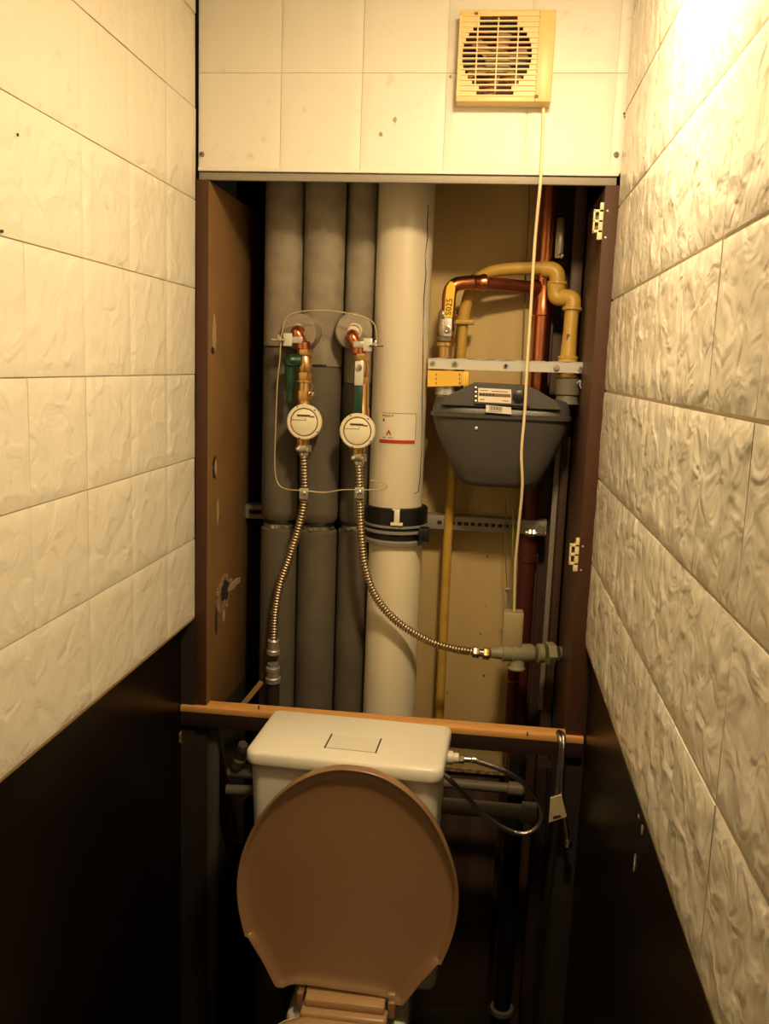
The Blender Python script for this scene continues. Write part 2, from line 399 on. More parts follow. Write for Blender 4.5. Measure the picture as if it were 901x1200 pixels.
for k in range(ns):                                # solid filling beside the round opening, stepped
    zc = zz0+(k+.5)*dz; h = abs(zc-czf)
    hw = math.sqrt(max(rf*rf-h*h, 0)) if h < rf else 0
    if hw < .022: hw = 0 if h > rf*1.03 else .030
    if hw == 0: strip(x0+.005, xr, zc); continue
    strip(x0+.005, cxf-hw, zc); strip(cxf+hw, xr, zc)
for dx in (-.0325, 0, .0325):
    B().box((cxf+dx-.0011, Y0-.0015, czf-rf), (cxf+dx+.0011, Y0+.003, czf+rf), .0004, 1).done('grille_bar', m_fanpale, fan)
hub = B().lathe((cxf+.002, -.006, czf-.006), (0, -1, 0), [(0, .021), (.014, .021), (.017, .018), (.018, .001)], 28).done('fan_hub', m_fanblade, fan)
for k in range(6):
    a = k*PI/3+.3; b = B(); c0 = Vector((cxf+.002, -.012, czf-.006)); R = []
    for r_ in (.019, .034, .050):
        d = Vector((math.cos(a), 0, math.sin(a))); e = Vector((-math.sin(a), 0, math.cos(a)))
        wd = .009+.10*r_*.1
        R.append([c0+d*r_+e*wd+Vector((0, -.006, 0)), c0+d*r_+e*wd+Vector((0, -.0048, 0)), c0+d*r_-e*wd+Vector((0, .0062, 0)), c0+d*r_-e*wd+Vector((0, .005, 0))])
    b.rings(R).done('fan_blade', m_fanblade, fan)
for u, v in ((558, 16), (628.5, 113)):
    c = F(u, v, Y0-.0005); B().box(c+Vector((-.003, -.001, -.0022)), c+Vector((.003, .002, .0022))).done('clip_slot', m_inkb, fan, label='small dark slot')
# fan cord hanging to the switch box
cordp = [(637, 121, -.012), (635.5, 170, -.010), (633, 215, -.012), (627, 280, .03), (622, 360, .055), (617.5, 430, .068), (615, 480, .075), (611, 530, .08), (612, 570, .09), (608, 615, .11), (604, 660, .13), (602.5, 716, .152)]
cp = [at(*q) for q in cordp]; cp[0].z = z0+.002
cord = B().tube(catmull(cp, 6), .0027, 10).done('power_cord', m_cord, label='ivory cord hanging from the fan across the shaft to the switch box', cat='cord')
s0 = at(590, 717, .155); s1 = at(611, 764, .155)
sb = empty('switch_box', ((s0.x+s1.x)/2, .165, s1.z), 'narrow olive-beige plastic box on the end of the ivory cord', 'junction box')
B().box((s0.x, .148, s1.z), (s1.x, .185, s0.z), .003, 3).done('casing', m_sock, sb)
B().box((s0.x+.003, .1455, s1.z+.006), (s1.x-.003, .149, s0.z-.006), .0015, 2).done('cover', m_sock, sb)
B().lathe((at(602.5, 717, .155).x, .155, s0.z-.001), (0, 0, 1), [(0, .006), (.003, .0055), (.004, .004)], 14).done('cable_gland', m_sock, sb)

# ---------------------------------------------------------------- grey insulated risers
def riser(x, y, r, zsplit, zj, lab):
    t = empty('insulated_pipe', (x, y, .0), lab, 'pipe', 'grey foam insulated riser pipes')
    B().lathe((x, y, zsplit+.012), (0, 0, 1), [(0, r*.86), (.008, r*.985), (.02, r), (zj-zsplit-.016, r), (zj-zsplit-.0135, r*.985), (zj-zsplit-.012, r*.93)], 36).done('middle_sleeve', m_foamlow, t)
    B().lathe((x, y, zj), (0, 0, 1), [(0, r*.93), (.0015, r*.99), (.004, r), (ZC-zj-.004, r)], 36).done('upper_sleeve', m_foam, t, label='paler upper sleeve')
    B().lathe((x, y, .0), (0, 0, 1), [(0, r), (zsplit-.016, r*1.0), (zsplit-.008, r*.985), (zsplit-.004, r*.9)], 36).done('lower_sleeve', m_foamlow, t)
    cl = B().lathe((x, y, zsplit-.014), (0, 0, 1), [(0, r*.80), (.002, r*.84), (.022, r*.84), (.026, r*.80)], 30).done('pipe_clamp', m_rubber, t)
    B().lathe((x, y, zsplit-.004), (0, 0, 1), [(0, r*.85), (.001, r*.875), (.007, r*.875), (.008, r*.85)], 30, False).done('clamp_band', m_chrome, cl)
    B().hexnut((x-.006, y-r*.82, zsplit+.0), (0, -1, 0), .007, .005).done('bolt', m_chrome, cl)
    return t
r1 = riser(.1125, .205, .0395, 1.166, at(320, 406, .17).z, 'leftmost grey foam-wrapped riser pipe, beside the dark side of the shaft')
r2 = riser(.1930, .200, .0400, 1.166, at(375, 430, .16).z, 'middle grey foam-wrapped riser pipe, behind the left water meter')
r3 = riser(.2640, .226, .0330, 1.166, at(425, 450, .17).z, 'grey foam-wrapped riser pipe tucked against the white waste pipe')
# dark slits in the foam
def slit(t, x, y, r, u0, u1, v):
    a0 = math.asin(max(-1, min(1, (at(u0, v, y-r*.8).x-x)/r))); a1 = math.asin(max(-1, min(1, (at(u1, v, y-r*.8).x-x)/r))); z = at((u0+u1)/2, v, y-r).z
    patch(x, y, r, a0, a1, z-.0014, z+.0014, .0008).done('slit', m_hole, t)
slit(r1, .1125, .205, .0395, 311, 330, 406); slit(r2, .1930, .200, .0400, 363, 383, 428)
# branch sleeves pointing out of the wall of pipes
for (u, v, dx, lab) in ((350, 389, .012, 'grey foam branch sleeve above the left water meter'), (415, 388, -.016, 'grey foam branch sleeve above the right water meter')):
    c = at(u, v, .135)
    t = empty('branch_sleeve', c, lab, 'pipe sleeve', 'branch sleeves off the grey risers')
    B().lathe(c+Vector((dx, .075, .002)), Vector((-dx, -.075, -.002)), [(0, .036), (.045, .036), (.0745, .0345), (.0765, .031), (.0765, .0135), (.070, .0125)], 36).done('foam_sleeve', m_foam, t)
    B().lathe(c+Vector((-.0, .0, .0)), (0, -1, 0), [(-.004, .0150), (.0015, .0150), (.0015, .0125), (-.003, .0120)], 28).done('plastic_collar', m_paper, t)

# ---------------------------------------------------------------- water meter assemblies
def hose_ribs(path, r, pitch=.0062, amp=.0019, seg=14):
    L = [0]
    for a, b in zip(path, path[1:]): L.append(L[-1]+(b-a).length)
    n = int(L[-1]/(pitch/4)); pts = []; rad = []; j = 0
    for k in range(n+1):
        s = L[-1]*k/n
        while j < len(L)-2 and L[j+1] < s: j += 1
        f = (s-L[j])/(L[j+1]-L[j]) if L[j+1] > L[j] else 0
        pts.append(path[j].lerp(path[j+1], min(1, f))); rad.append(r+amp*(.35, .8, .35, -1.5)[k % 4])
    return pts, rad
YM = .112
def assembly(mu, mv, eu, ev, side, sh):
    mc = at(mu, mv, YM-.022)              # dial centre
    ec = at(eu, ev, .118)                 # elbow
    X = mc.x+sh; YC = YM+.010
    # copper elbow
    el = empty('copper_elbow', ec, 'copper elbow coming out of the %s foam sleeve and turning down' % side, 'pipe elbow', 'copper elbows above the water meters')
    bot = Vector((X+(ec.x-X)*.25, YC, ec.z-.030))
    B().tube(bendpath([ec+Vector((0, .024, .0)), ec+Vector((0, -.002, -.001)), bot], .019, 8), .0112, 18).done('pipe_bend', m_copper, el)
    B().lathe(bot+Vector((0, 0, .010)), (0, 0, -1), [(0, .0125), (.002, .0142), (.014, .0142), (.017, .012)], 20).done('collar', m_copper, el)
    zb = bot.z-.005
    # ball valve
    bv = empty('ball_valve', (X, YC, zb-.06), 'brass ball valve with green lever above the %s water meter' % side, 'valve', 'brass ball valves above the water meters')
    b = B().hexnut((X, YC, zb), (0, 0, -1), .012, .0155)
    b.lathe((X, YC, zb-.012), (0, 0, -1), [(0, .0115), (.006, .014), (.018, .0155), (.028, .014), (.034, .0115)], 20)
    b.hexnut((X, YC, zb-.044), (0, 0, -1), .014, .0145)
    b.done('valve_body', m_brass, bv)
    return mc, ec, X, YC, zb, bv
# left
mc, ec, X, YC, zb, bv = assembly(355.5, 495, 347, 387, 'left', -.0065)
lv = B().tube(catmull([(X-.012, YC-.008, zb-.020), (X-.022, YC-.013, zb-.022), (X-.0265, YC-.013, zb-.034), (X-.0265, YC-.010, zb-.075), (X-.027, YC-.008, zb-.100)], 6), [.011]*6+[.0125]*6+[.009]*6+[.0065]*7, 12)
lev = lv.lathe((X-.006, YC-.010, zb-.022), (-1, -.25, 0), [(0, .012), (.020, .0125), (.023, .010)], 18).done('lever', m_green, bv, label='dark green lever')
B().lathe((X-.018, YC-.022, zb-.020), (0, -1, 0), [(0, .0036), (.003, .0034), (.0038, .001)], 10).done('screw', m_chrome, lev)
def union(X, YC, z, nm_lab, tail=None):
    t = empty('check_valve', (X, YC, z-.045), nm_lab, 'pipe fitting')
    B().lathe((X, YC, z), (0, 0, -1), [(0, .013), (.001, .0185), (.004, .0185), (.005, .013), (.022, .0135)], 24).done('threaded_body', m_brass, t)
    B().hexnut((X, YC, z-.021), (0, 0, -1), .018, .0155).done('hex_nut', m_brass, t)
    return t
cv = union(X, YC, zb-.058, 'brass check valve between green-lever valve and left water meter')
B().lathe((X+.014, YC-.008, zb-.084), (.7, -.7, 0), [(0, .005), (.008, .0055), (.011, .0045), (.012, .001)], 12).done('drain_screw', m_chrome, cv)
B().tube(catmull([(X+.012, YC-.012, zb-.060), (X+.020, YC-.018, zb-.068), (X+.017, YC-.018, zb-.080)], 6), .0006, 6).done('seal_wire', m_chrome, cv)
zL = zb-.098; XL = X; YCL = YC; mL = mc; eL = ec; bvL = zb
# right
mc, ec, X, YC, zb, bv = assembly(418, 505.5, 412, 392, 'right', .0)
b = B().box((X-.0080, YC-.024, zb-.125), (X+.0075, YC-.018, zb-.060), .002, 2)
lev = b.done('lever', m_green, bv, label='dark green lever hanging down')
B().box((X-.0085, YC-.027, zb-.060), (X+.0082, YC-.017, zb-.014), .002, 2).done('lever_plate', m_zincw, lev, label='pale metal lever end')
B().lathe((X, YC-.027, zb-.026), (0, -1, 0), [(0, .0062), (.003, .006), (.0035, .003), (.001, .0029)], 16).done('screw', m_chrome, lev)
b = B().lathe((X+.004, YC, zb-.055), (0, 0, -1), [(0, .0115), (.02, .0125), (.045, .0125), (.05, .0145), (.075, .0145)], 20).done('outlet_pipe', m_brass, bv)
XR = X; YCR = YC; mR = mc; eR = ec; bvR = zb

def meter(mc, X, YC, ztop, lab, hang):
    t = empty('water_meter', (X, YC, mc.z-.05), lab, 'water meter', 'round water meters')
    z = mc.z; R = .0335
    body = B().lathe((mc.x, YC+.012, z), (0, -1, 0), [(0, .02), (.004, .030), (.012, .0325), (.030, .0325), (.032, .030)], 36).done('body', m_brass, t)
    B().lathe((X, YC, ztop), (0, 0, -1), [(0, .012), (ztop-z-.030, .012), (ztop-z-.022, .016)], 20).done('inlet', m_brass, t)
    B().lathe((X, YC, z-.024), (0, 0, -1), [(0, .016), (.010, .013), (.024, .0125)], 20).done('outlet', m_brass, t)
    yf = YC-.019
    rim = B().lathe((mc.x, yf+.004, z), (0, -1, 0), [(0, R), (.002, R+.0008), (.010, R+.0005), (.0125, R-.0015), (.0125, R-.006), (.008, R-.0062)], 48).done('cover_ring', m_dialrim, t)
    B().lathe((mc.x, yf+.003, z), (0, -1, 0), [(0, R-.005), (.0082, R-.005)], 48).done('ring_gap', m_dialgap, t)
    yd = yf-.0078
    dial = B().lathe((mc.x, yf+.003, z), (0, -1, 0), [(0, R-.0086), (.0100, R-.0086), (.0108, R-.0100)], 48).done('dial', m_dial, t)
    yd = yf-.0082
    B().box((mc.x-.014, yd, z+.0105), (mc.x+.012, yd+.001, z+.0145)).done('counter', m_inkb, dial, label='dark counter window')
    B().box((mc.x+.012, yd, z+.0095), (mc.x+.020, yd+.001, z+.0125)).done('counter', m_counter, dial, label='red-brown counter digits')
    # stepped edge of the flip cover
    B().box((mc.x-.0245, yd-.0002, z+.0035), (mc.x+.004, yd+.001, z+.0046)).box((mc.x+.0030, yd-.0002, z+.0040), (mc.x+.0040, yd+.001, z+.0080)).done('cover_line', m_dialgap, dial)
    for k in range(7):
        B().box((mc.x-.0125+k*.0034, yd-.0004, z+.0112), (mc.x-.0105+k*.0034, yd+.0005, z+.0138)).done('digit_wheel', m_ink, dial)
    for a in (50, -35, 115, -105):
        c = Vector((mc.x+(R-.002)*math.cos(math.radians(a)), yf-.0080, z+(R-.002)*math.sin(math.radians(a))))
        B().box(c+Vector((-.0015, -.001, -.001)), c+Vector((.0015, .001, .001))).done('rim_notch', m_ink, rim)
    return t
meter(mL, XL, YCL, bvL-.096, 'round cream water meter on the left, under the brass check valve', 0)
meter(mR, XR, YCR, bvR-.125, 'round cream water meter on the right, beside the white waste pipe', 0)

def hose(start, pts, lab, endnut):
    path = catmull([start]+pts, 10)
    t = empty('flexible_hose', path[-1], lab, 'hose', 'corrugated steel hoses under the water meters')
    pp, rr = hose_ribs(path, .0073)
    B().tube(pp, rr, 14).done('corrugated_tube', m_hose, t, smooth=80)
    d = (path[3]-path[0]).normalized()
    b = B().hexnut(path[0]-d*.016, d, .014, .0155).lathe(path[0]-d*.004, d, [(0, .0105), (.008, .0105), (.010, .009)], 16); b.done('top_nut', m_chrome, t)
    for k in (-1, 1): B().lathe(path[0]-d*.009+Vector((k*.009, -.013, 0)), (k*.2, -1, 0), [(-.004, .004), (.002, .004), (.004, .002)], 8).done('nut_lug', m_zinc, t)
    d2 = (path[-1]-path[-4]).normalized()
    if endnut:
        b = B().hexnut(path[-1]-d2*.004, d2, .013, .0115).lathe(path[-1]+d2*.008, d2, [(0, .008), (.010, .008)], 16); b.done('end_nut', m_chrome, t, label='shiny end nut')
        B().hexnut(path[-1]+d2*.017, d2, .013, .0125).done('end_nut', m_brass, t, label='brass end nut')
    else:
        B().lathe(path[-1]-d2*.006, d2, [(0, .0105), (.003, .0125), (.006, .0115), (.022, .0115), (.024, .0135), (.032, .0135)], 20).done('end_sleeve', m_zinc, t)
    return t
h1s = Vector((XL+.002, YCL, mL.z-.062))
hl = hose(h1s, [at(357, 578, .125), at(352, 610, .128), at(340, 650, .132), at(328, 685, .138), at(322, 720, .145), at(320.5, 752, .150)], 'ribbed steel hose running down from the left water meter', False)
h2s = Vector((XR+.001, YCR, mR.z-.062))
hr = hose(h2s, [at(421.5, 577, .122), at(423, 620, .118), at(428, 665, .115), at(441, 700, .115), at(465, 728, .118), at(500, 750, .125), at(530, 760, .132), at(556, 764, .138)], 'ribbed steel hose curving from the right water meter to the grey fitting', True)
# clamps on the hoses
for (u, v, Y, lab) in ((356, 578, .112, 'small metal clip on the left ribbed hose'), (421, 577, .108, 'small metal clip on the right ribbed hose')):
    c = at(u, v, Y)
    t = empty('hose_clip', c, lab, 'clip', 'clips on the ribbed hoses')
    B().box(c+Vector((-.009, -.002, -.012)), c+Vector((.009, .004, .010)), .002).done('plate', m_zinc, t)
    B().lathe(c+Vector((0, -.002, 0)), (0, -1, 0), [(0, .005), (.003, .0045), (.0045, .002)], 12).done('screw', m_chrome, t)
# seal wire looped through both assemblies
wp = [(326, 399, .100), (330, 392, .098), (335, 374, .096), (350, 365.5, .093), (385, 364, .090), (420, 370, .092), (437, 378, .097), (441, 392, .100), (441, 403, .102)]
B().tube(catmull([at(*q) for q in wp], 8), .0012, 8).done('seal_wire', m_wireg, label='thin wire arched over both copper elbows', cat='wire')
wp = [(329, 399, .098), (328, 420, .1), (325, 450, .105), (323, 500, .11), (322, 545, .112), (325, 565, .112), (335, 573, .108), (357, 575, .1), (380, 577, .105), (402, 574, .103), (422, 574, .097), (440, 574, .095), (450, 573, .092), (453, 569, .09), (446, 565, .095), (434, 563, .10)]
B().tube(catmull([at(*q) for q in wp], 8), .0012, 8).done('earth_wire', m_wireg, label='thin wire falling left of the left meter and crossing both hoses', cat='wire')
for (u, v, s, lab) in ((337, 398, -1, 'flat metal earth clamp on the left of the left copper elbow'), (431, 404, 1, 'flat metal earth clamp with wing screw beside the right copper elbow')):
    c = at(u, v, .105)
    t = empty('earth_clamp', c, lab, 'clamp', 'earth clamps at the copper elbows')
    B().box(c+Vector((-.0085, -.001, -.012)), c+Vector((.0085, .003, .012)), .001).done('plate', m_zincw, t)
    B().box(c+Vector((-s*.028, .001, -.006)), c+Vector((-s*.006, .004, .006)), .001).done('strap', m_zinc, t)
    B().tube([c+Vector((s*.004, -.005, -.001)), c+Vector((s*.030, -.005, -.001))], .0022, 8).lathe(c+Vector((s*.010, -.005, -.001)), (s, 0, 0), [(0, .0062), (.005, .0062)], 6).done('screw', m_chrome, t)
    B().box(c+Vector((s*.014, -.010, -.003)), c+Vector((s*.017, .001, .008)), .001).done('wing', m_chrome, t)

# grey end fitting and stub under the left hose
c = at(320, 779, .152); e = hl
t = empty('pipe_coupling', at(320, 800, .155), 'grey coupling joining the left ribbed hose to a pipe stub', 'pipe fitting')
B().lathe(c, (0, .08, -1), [(-.004, .0115), (.004, .0115), (.005, .0150), (.012, .0150), (.014, .0135), (.026, .0135), (.028, .0158), (.038, .0158)], 24).done('collar', m_zinc, t)
B().tube([c+Vector((0, .004, -.034)), c+Vector((.002, .006, -.20))], .013, 20).done('stub', m_hole, t, label='dark pipe stub')

# ---------------------------------------------------------------- white waste pipe
wx, wy, wrr = .3515, .200, .0545
t = empty('waste_pipe', (wx, wy, 0), 'thick cream plastic waste pipe in the middle of the shaft', 'pipe')
B().tube([(wx, wy, 1.155), (wx-.001, wy, ZC-.001)], wrr, 48).done('upper_pipe', m_pvc, t)
lowx = .3570
B().tube([(lowx-.004, wy, .0), (lowx-.0015, wy, 1.150)], .0545, 48).done('lower_pipe', m_pvc2, t)
zc = 1.205
cpl = B().lathe((wx+.003, wy, zc-.018), (0, 0, 1), [(0, .0615), (.001, .064), (.030, .064), (.033, .061), (.034, .056)], 48).done('coupling_collar', m_rubber, t, label='black rubber collar')
B().lathe((wx+.003, wy, zc-.024), (0, 0, 1), [(0, .061), (.001, .0655), (.0045, .0655), (.006, .061)], 48).done('band', m_greyring, cpl)
B().lathe((wx+.004, wy, zc-.048), (0, 0, 1), [(0, .062), (.022, .062)], 48).done('seal_ring', m_rubber, t, label='black rubber ring')
B().lathe((wx+.004, wy, zc-.036), (0, 0, 1), [(0, .0625), (.0012, .067), (.005, .067), (.0065, .0625)], 48).done('grey_ring', m_greyring, t, label='grey plastic ring')
B().lathe((wx+.004, wy, zc-.060), (0, 0, 1), [(0, .056), (.001, .0645), (.008, .0655), (.011, .062)], 48).done('grey_ring', m_greyring, t, label='grey plastic ring')
cc = at(465, 605, wy-.066)
B().box(cc+Vector((-.0055, -.002, -.014)), cc+Vector((.0055, .006, .012)), .0015).box(cc+Vector((-.012, -.002, -.019)), cc+Vector((.012, .006, -.013)), .001).box(cc+Vector((-.010, -.001, .011)), cc+Vector((.006, .006, .014)), .001).done('clip', m_plast, cpl, label='cream clip')
B().box((wx+.054, wy-.06, zc-.048), (wx+.075, wy-.035, zc-.020), .003).done('lug', m_rubber, cpl)
# dark crack down the side
ck = [(505, 240), (503.5, 262), (504, 278), (501, 300), (502, 320), (499.5, 350), (499, 380), (498.5, 420), (497.5, 470), (497, 520), (495, 560), (493, 576), (488, 579)]
def onpipe(u, v, cx, cy, r):
    d = fwd + RR*((u-450.5)/FPX) - UU*((v-600)/FPX)
    ox, oy = CAM.x-cx, CAM.y-cy; a = d.x**2+d.y**2; b_ = 2*(ox*d.x+oy*d.y); c_ = ox*ox+oy*oy-r*r; q = b_*b_-4*a*c_
    tt = (-b_-math.sqrt(max(q, 0)))/(2*a); return CAM+d*tt
pts = [onpipe(u-3.0, v, wx, wy, wrr) for u, v in ck]
B().tube(pts, [.0011 if i % 3 else .0005 for i in range(len(pts))], 6).done('crack', m_ink, t, label='thin dark crack line')
# printed label
lz1 = at(460, 484, .146).z; lz0 = at(460, 519, .146).z
la0 = math.asin((onpipe(445.5, 500, wx, wy, wrr).x-wx)/wrr); la1 = math.asin((onpipe(487, 500, wx, wy, wrr).x-wx)/wrr)
lb = patch(wx, wy, wrr, la0, la1, lz0, lz1, .0004).done('sticker', m_paper, t, label='cream sticker with red bar')
patch(wx, wy, wrr, la0, la1-.02, lz0-.001, lz0+.0058, .0009).done('red_bar', m_red, lb)
for (z_, th) in ((lz1, .0009),): patch(wx, wy, wrr, la0+.05, la1, z_-th, z_, .0008).done('border', m_inkb, lb)
patch(wx, wy, wrr, la1-.014, la1, lz0+.006, lz1, .0008).done('border', m_inkb, lb)
text_mesh('PROSTUP', .0056, (0, 0, lz1-.0075), (1, 0, 0), (0, 0, 1), .0002, (wx, wy, wrr+.0005, la0+.10)).done('lettering', m_inkb, lb, smooth=20)
patch(wx, wy, wrr, la0+.11, la0+.20, lz1-.0165, lz1-.0155, .0009).done('printed_mark', m_ink, lb)
patch(wx, wy, wrr, la0+.13, la0+.18, lz1-.015, lz1-.0115, .0009).done('printed_mark', m_ink, lb)
patch(wx, wy, wrr, la0+.12, la0+.25, lz0+.0095, lz0+.0105, .0009).done('printed_line', m_inkb, lb)
patch(wx, wy, wrr, la0+.34, la0+.55, lz0+.0095, lz0+.0105, .0009).done('printed_line', m_inkb, lb)
# flame sign
b = B(); ac = la0+.37; zf = lz0+.0145
outl = [(-.0042, 0), (-.0046, .003), (-.0026, .0065), (-.0008, .0092), (.0002, .0118), (.0012, .0088), (.0032, .0055), (.0046, .002), (.0040, 0), (.0024, -.0004), (.0026, .002), (.0012, .0036), (0, .0052), (-.0014, .0036), (-.0026, .0018), (-.0022, -.0004)]
ring = [[Vector((wx+(wrr+l)*math.sin(ac+px/wrr), wy-(wrr+l)*math.cos(ac+px/wrr), zf+pz)) for px, pz in outl] for l in (.0003, .0010)]
b.rings(ring).done('flame_symbol', m_red, lb, label='red flame symbol')

# ---------------------------------------------------------------- mounting rail across the back
zr = at(560, 615, .262).z
rl = empty('mounting_rail', (.36, .285, zr-.02), 'perforated steel rail running across behind all the pipes', 'rail')
b = B().box((.022, .262, zr-.014), (.662, .266, zr+.015), .001).box((.022, .266, zr+.012), (.662, .300, zr+.015)).box((.022, .266, zr-.014), (.662, .300, zr-.011)); b.done('channel', m_zincd, rl)
for k in range(16):
    x = .44+k*.014
    if x < .60: B().box((x-.0045, .2608, zr-.003), (x+.0045, .2625, zr+.004)).done('slot', m_hole, rl)
B().box((.03, .2605, zr-.004), (.06, .2625, zr+.006), .001).done('slot', m_hole, rl)

# ---------------------------------------------------------------- gas pipes
# copper riser with tee
cx_, cy_, cr = .6255, .285, .0185
cm = empty('copper_riser', (cx_, cy_, 0), 'thick copper riser pipe right of the gas meter', 'pipe')
P_ = [at(645, 215, cy_), at(643, 250, cy_), at(638, 330, cy_), at(633, 420, cy_), at(625, 560, cy_), at(619, 640, cy_), at(613, 730, cy_), at(606, 850, cy_)]
xa = sum(p.x for p in P_[:4])/4; xb = sum(p.x for p in P_[5:])/3
top = Vector((xa, cy_, ZC-.002)); mid = Vector((xa, cy_, 1.44)); low = Vector((xb, cy_, .0))
B().tube([top, mid], cr, 28).done('upper_pipe', m_copper, cm)
B().tube([mid, low], cr, 28).done('lower_pipe', m_copper_red, cm, label='dark red lower length')
zt = at(632, 338, cy_).z
B().lathe((xa, cy_, zt+.055), (0, 0, -1), [(0, cr), (.001, cr+.0022), (.022, cr+.0022), (.028, cr+.001), (.082, cr+.001), (.088, cr+.0025), (.108, cr+.0025), (.110, cr)], 30).done('tee_socket', m_copper, cm)
B().lathe(at(617, 658, cy_)-Vector((at(617, 658, cy_).x-xb, 0, 0)), (0, 0, 1), [(0, cr), (.001, cr+.002), (.016, cr+.002), (.017, cr)], 28).done('socket', m_copper_red, cm)
# branch
el0 = at(535, 332, .205)
b0 = Vector((xa, cy_, at(600, 336, .26).z)); 
br = empty('copper_branch', el0, 'horizontal copper branch pipe from riser to the gas valve elbow', 'pipe')
B().tube([b0, at(566, 331, .225)], .0125, 20).done('pipe', m_copper_d, br)
B().lathe(b0, at(566, 331, .225)-b0, [(.016, .0165), (.030, .0165), (.031, .0125)], 20).done('socket', m_copper_d, br)
vx = at(524, 378, .2)
path = bendpath([at(566, 331, .225), at(556, 330.5, .217), at(527, 333, .200), Vector((vx.x+.001, .2, vx.z+.022))], .030, 10)
B().tube(path, .0135, 20).done('elbow', m_copper, br)
B().lathe(at(566, 331, .225), at(540, 331, .208)-at(566, 331, .225), [(-.008, .0128), (-.004, .0165), (.001, .0165), (.004, .0145), (.018, .0142), (.020, .0155), (.024, .0155), (.026, .0135)], 22).done('collar', m_copper, br)
# gas ball valve
gv = empty('gas_valve', (vx.x, .2, at(523, 412, .2).z), 'silver gas ball valve with yellow lever below the copper elbow', 'valve')
zt_ = vx.z+.026; zb_ = at(522, 412, .2).z
b = B().lathe((vx.x, .2, zt_), (0, 0, -1), [(0, .012), (.004, .0165), (.012, .0165), (.014, .014), (.020, .0165), (.036, .0175), (.048, .0165), (.052, .014), (.058, .014)], 24)
b.hexnut((vx.x, .2, zt_-.006), (0, 0, -1), .014, .0185)
b.hexnut((vx.x, .2, zt_-.052), (0, 0, -1), .010, .018); b.done('valve_body', m_chrome, gv)
B().lathe((vx.x-.0005, .2, zt_-.064), (0, 0, -1), [(0, .012), (.001, .0185), (.007, .0185), (.009, .014), (.030, .0135)], 22).done('threaded_nipple', m_brass, gv)
hc = at(529, 330, .165); hd = at(525, 372, .175)
hx = (hd-hc).normalized(); hw = .0082; sx = Vector((1, 0, -hx.x/hx.z if hx.z else 0)).normalized()*hw
outl = [hc+sx*.35, hc+sx+hx*.010, hd+sx, hd-sx, hc-sx+hx*.010, hc-sx*.35]
hl_ = B().prism([p for p in outl], (0, .0035, 0)).done('lever', m_yelh, gv, label='yellow lever with black characters')
tb = text_mesh('S025', .0165, hd+Vector((.0052, -.0010, .004)), -hx, Vector((-1, 0, 0)), .0003); tb.done('lettering', m_ink, hl_, smooth=20)
B().box(hd+Vector((-.0075, .002, -.036)), hd+Vector((.008, .006, .001)), .002).done('lever_base', m_zincw, gv)
B().lathe(hd+Vector((0, .002, -.022)), (0, -1, 0), [(0, .0075), (.003, .0075), (.0035, .0045), (.002, .004)], 16).done('nut', m_chrome, gv)
# yellow pipe: up behind the bracket, across and down to the meter outlet
gy = .262
yp = empty('yellow_gas_pipe', (.462, gy, 0), 'yellow painted gas pipe rising behind the meter and bending across to its outlet', 'pipe')
ux = at(541, 415, gy).x
lowp = Vector((.4600, gy, .58)); up1 = Vector((ux, gy, at(542, 378, gy).z))
B().tube([lowp, Vector((at(524, 640, gy).x, gy, 1.14)), up1], .0100, 20).done('upright', m_yel, yp)
B().box(up1+Vector((-.020, -.018, -.004)), up1+Vector((.022, .010, .005)), .002).lathe(up1+Vector((0, 0, .002)), (0, 0, 1), [(0, .0135), (.010, .0135)], 20).done('coupling', m_yel, yp)
bend = catmull([up1, at(546, 358, gy), at(552, 340, .260), at(562, 326, .257), at(578, 318, .252), at(600, 315, .248), at(628, 314, .243), at(640, 315.5, .240)], 7)
n = len(bend); B().tube(bend, [.0120]*(n-12)+[.0115+.001*min(1, i/5) for i in range(12)], 20).done('bent_pipe', m_yel, yp)
e1 = bendpath([at(636, 315, .241), at(653, 317, .236), at(653, 336, .234)], .020, 8); B().tube(e1, .0155, 22).done('elbow', m_yel, yp)
p = at(653, 330, .234)
B().lathe(p, (-.02, -.1, -1), [(0, .0175), (.001, .0195), (.006, .0195), (.007, .0170), (.022, .0150)], 22).done('elbow_collar', m_yel, yp)
e2 = bendpath([at(650, 332, .234), at(651, 349, .232), at(662, 349, .228)], .018, 8); B().tube(e2, .0155, 22).done('elbow', m_yel, yp)
e3 = bendpath([at(658, 348, .229), at(672, 349, .222), at(670.5, 366, .218)], .018, 8); B().tube(e3, .0155, 22).done('elbow', m_yel, yp)
p = at(670.5, 360, .218); q = at(668, 388, .214); r_ = at(666, 412, .210); s_ = at(664, 432, .206)
B().lathe(p, q-p, [(0, .0175), (.001, .0190), (.006, .0190), (.007, .0160)], 22).done('elbow_collar', m_yel, yp)
B().tube([p, q, r_, s_], [.0135, .0135, .0150, .0165], 22).done('down_pipe', m_yel, yp)
B().lathe(at(665.5, 417, .210), (0, 0, -1), [(0, .0165), (.001, .0195), (.005, .0195), (.006, .018), (.024, .0195), (.026, .0195)], 22).done('flared_end', m_yel, yp)
c = at(665.5, 396, .199); b = B(); pts = [c+Vector((.0045*random.uniform(.6, 1.2)*math.cos(k*PI/4), 0, .0085*random.uniform(.6, 1.2)*math.sin(k*PI/4))) for k in range(8)]
b.prism(pts, (0, .004, 0)).done('paint_stain', m_inkb, yp, label='dark smudge')
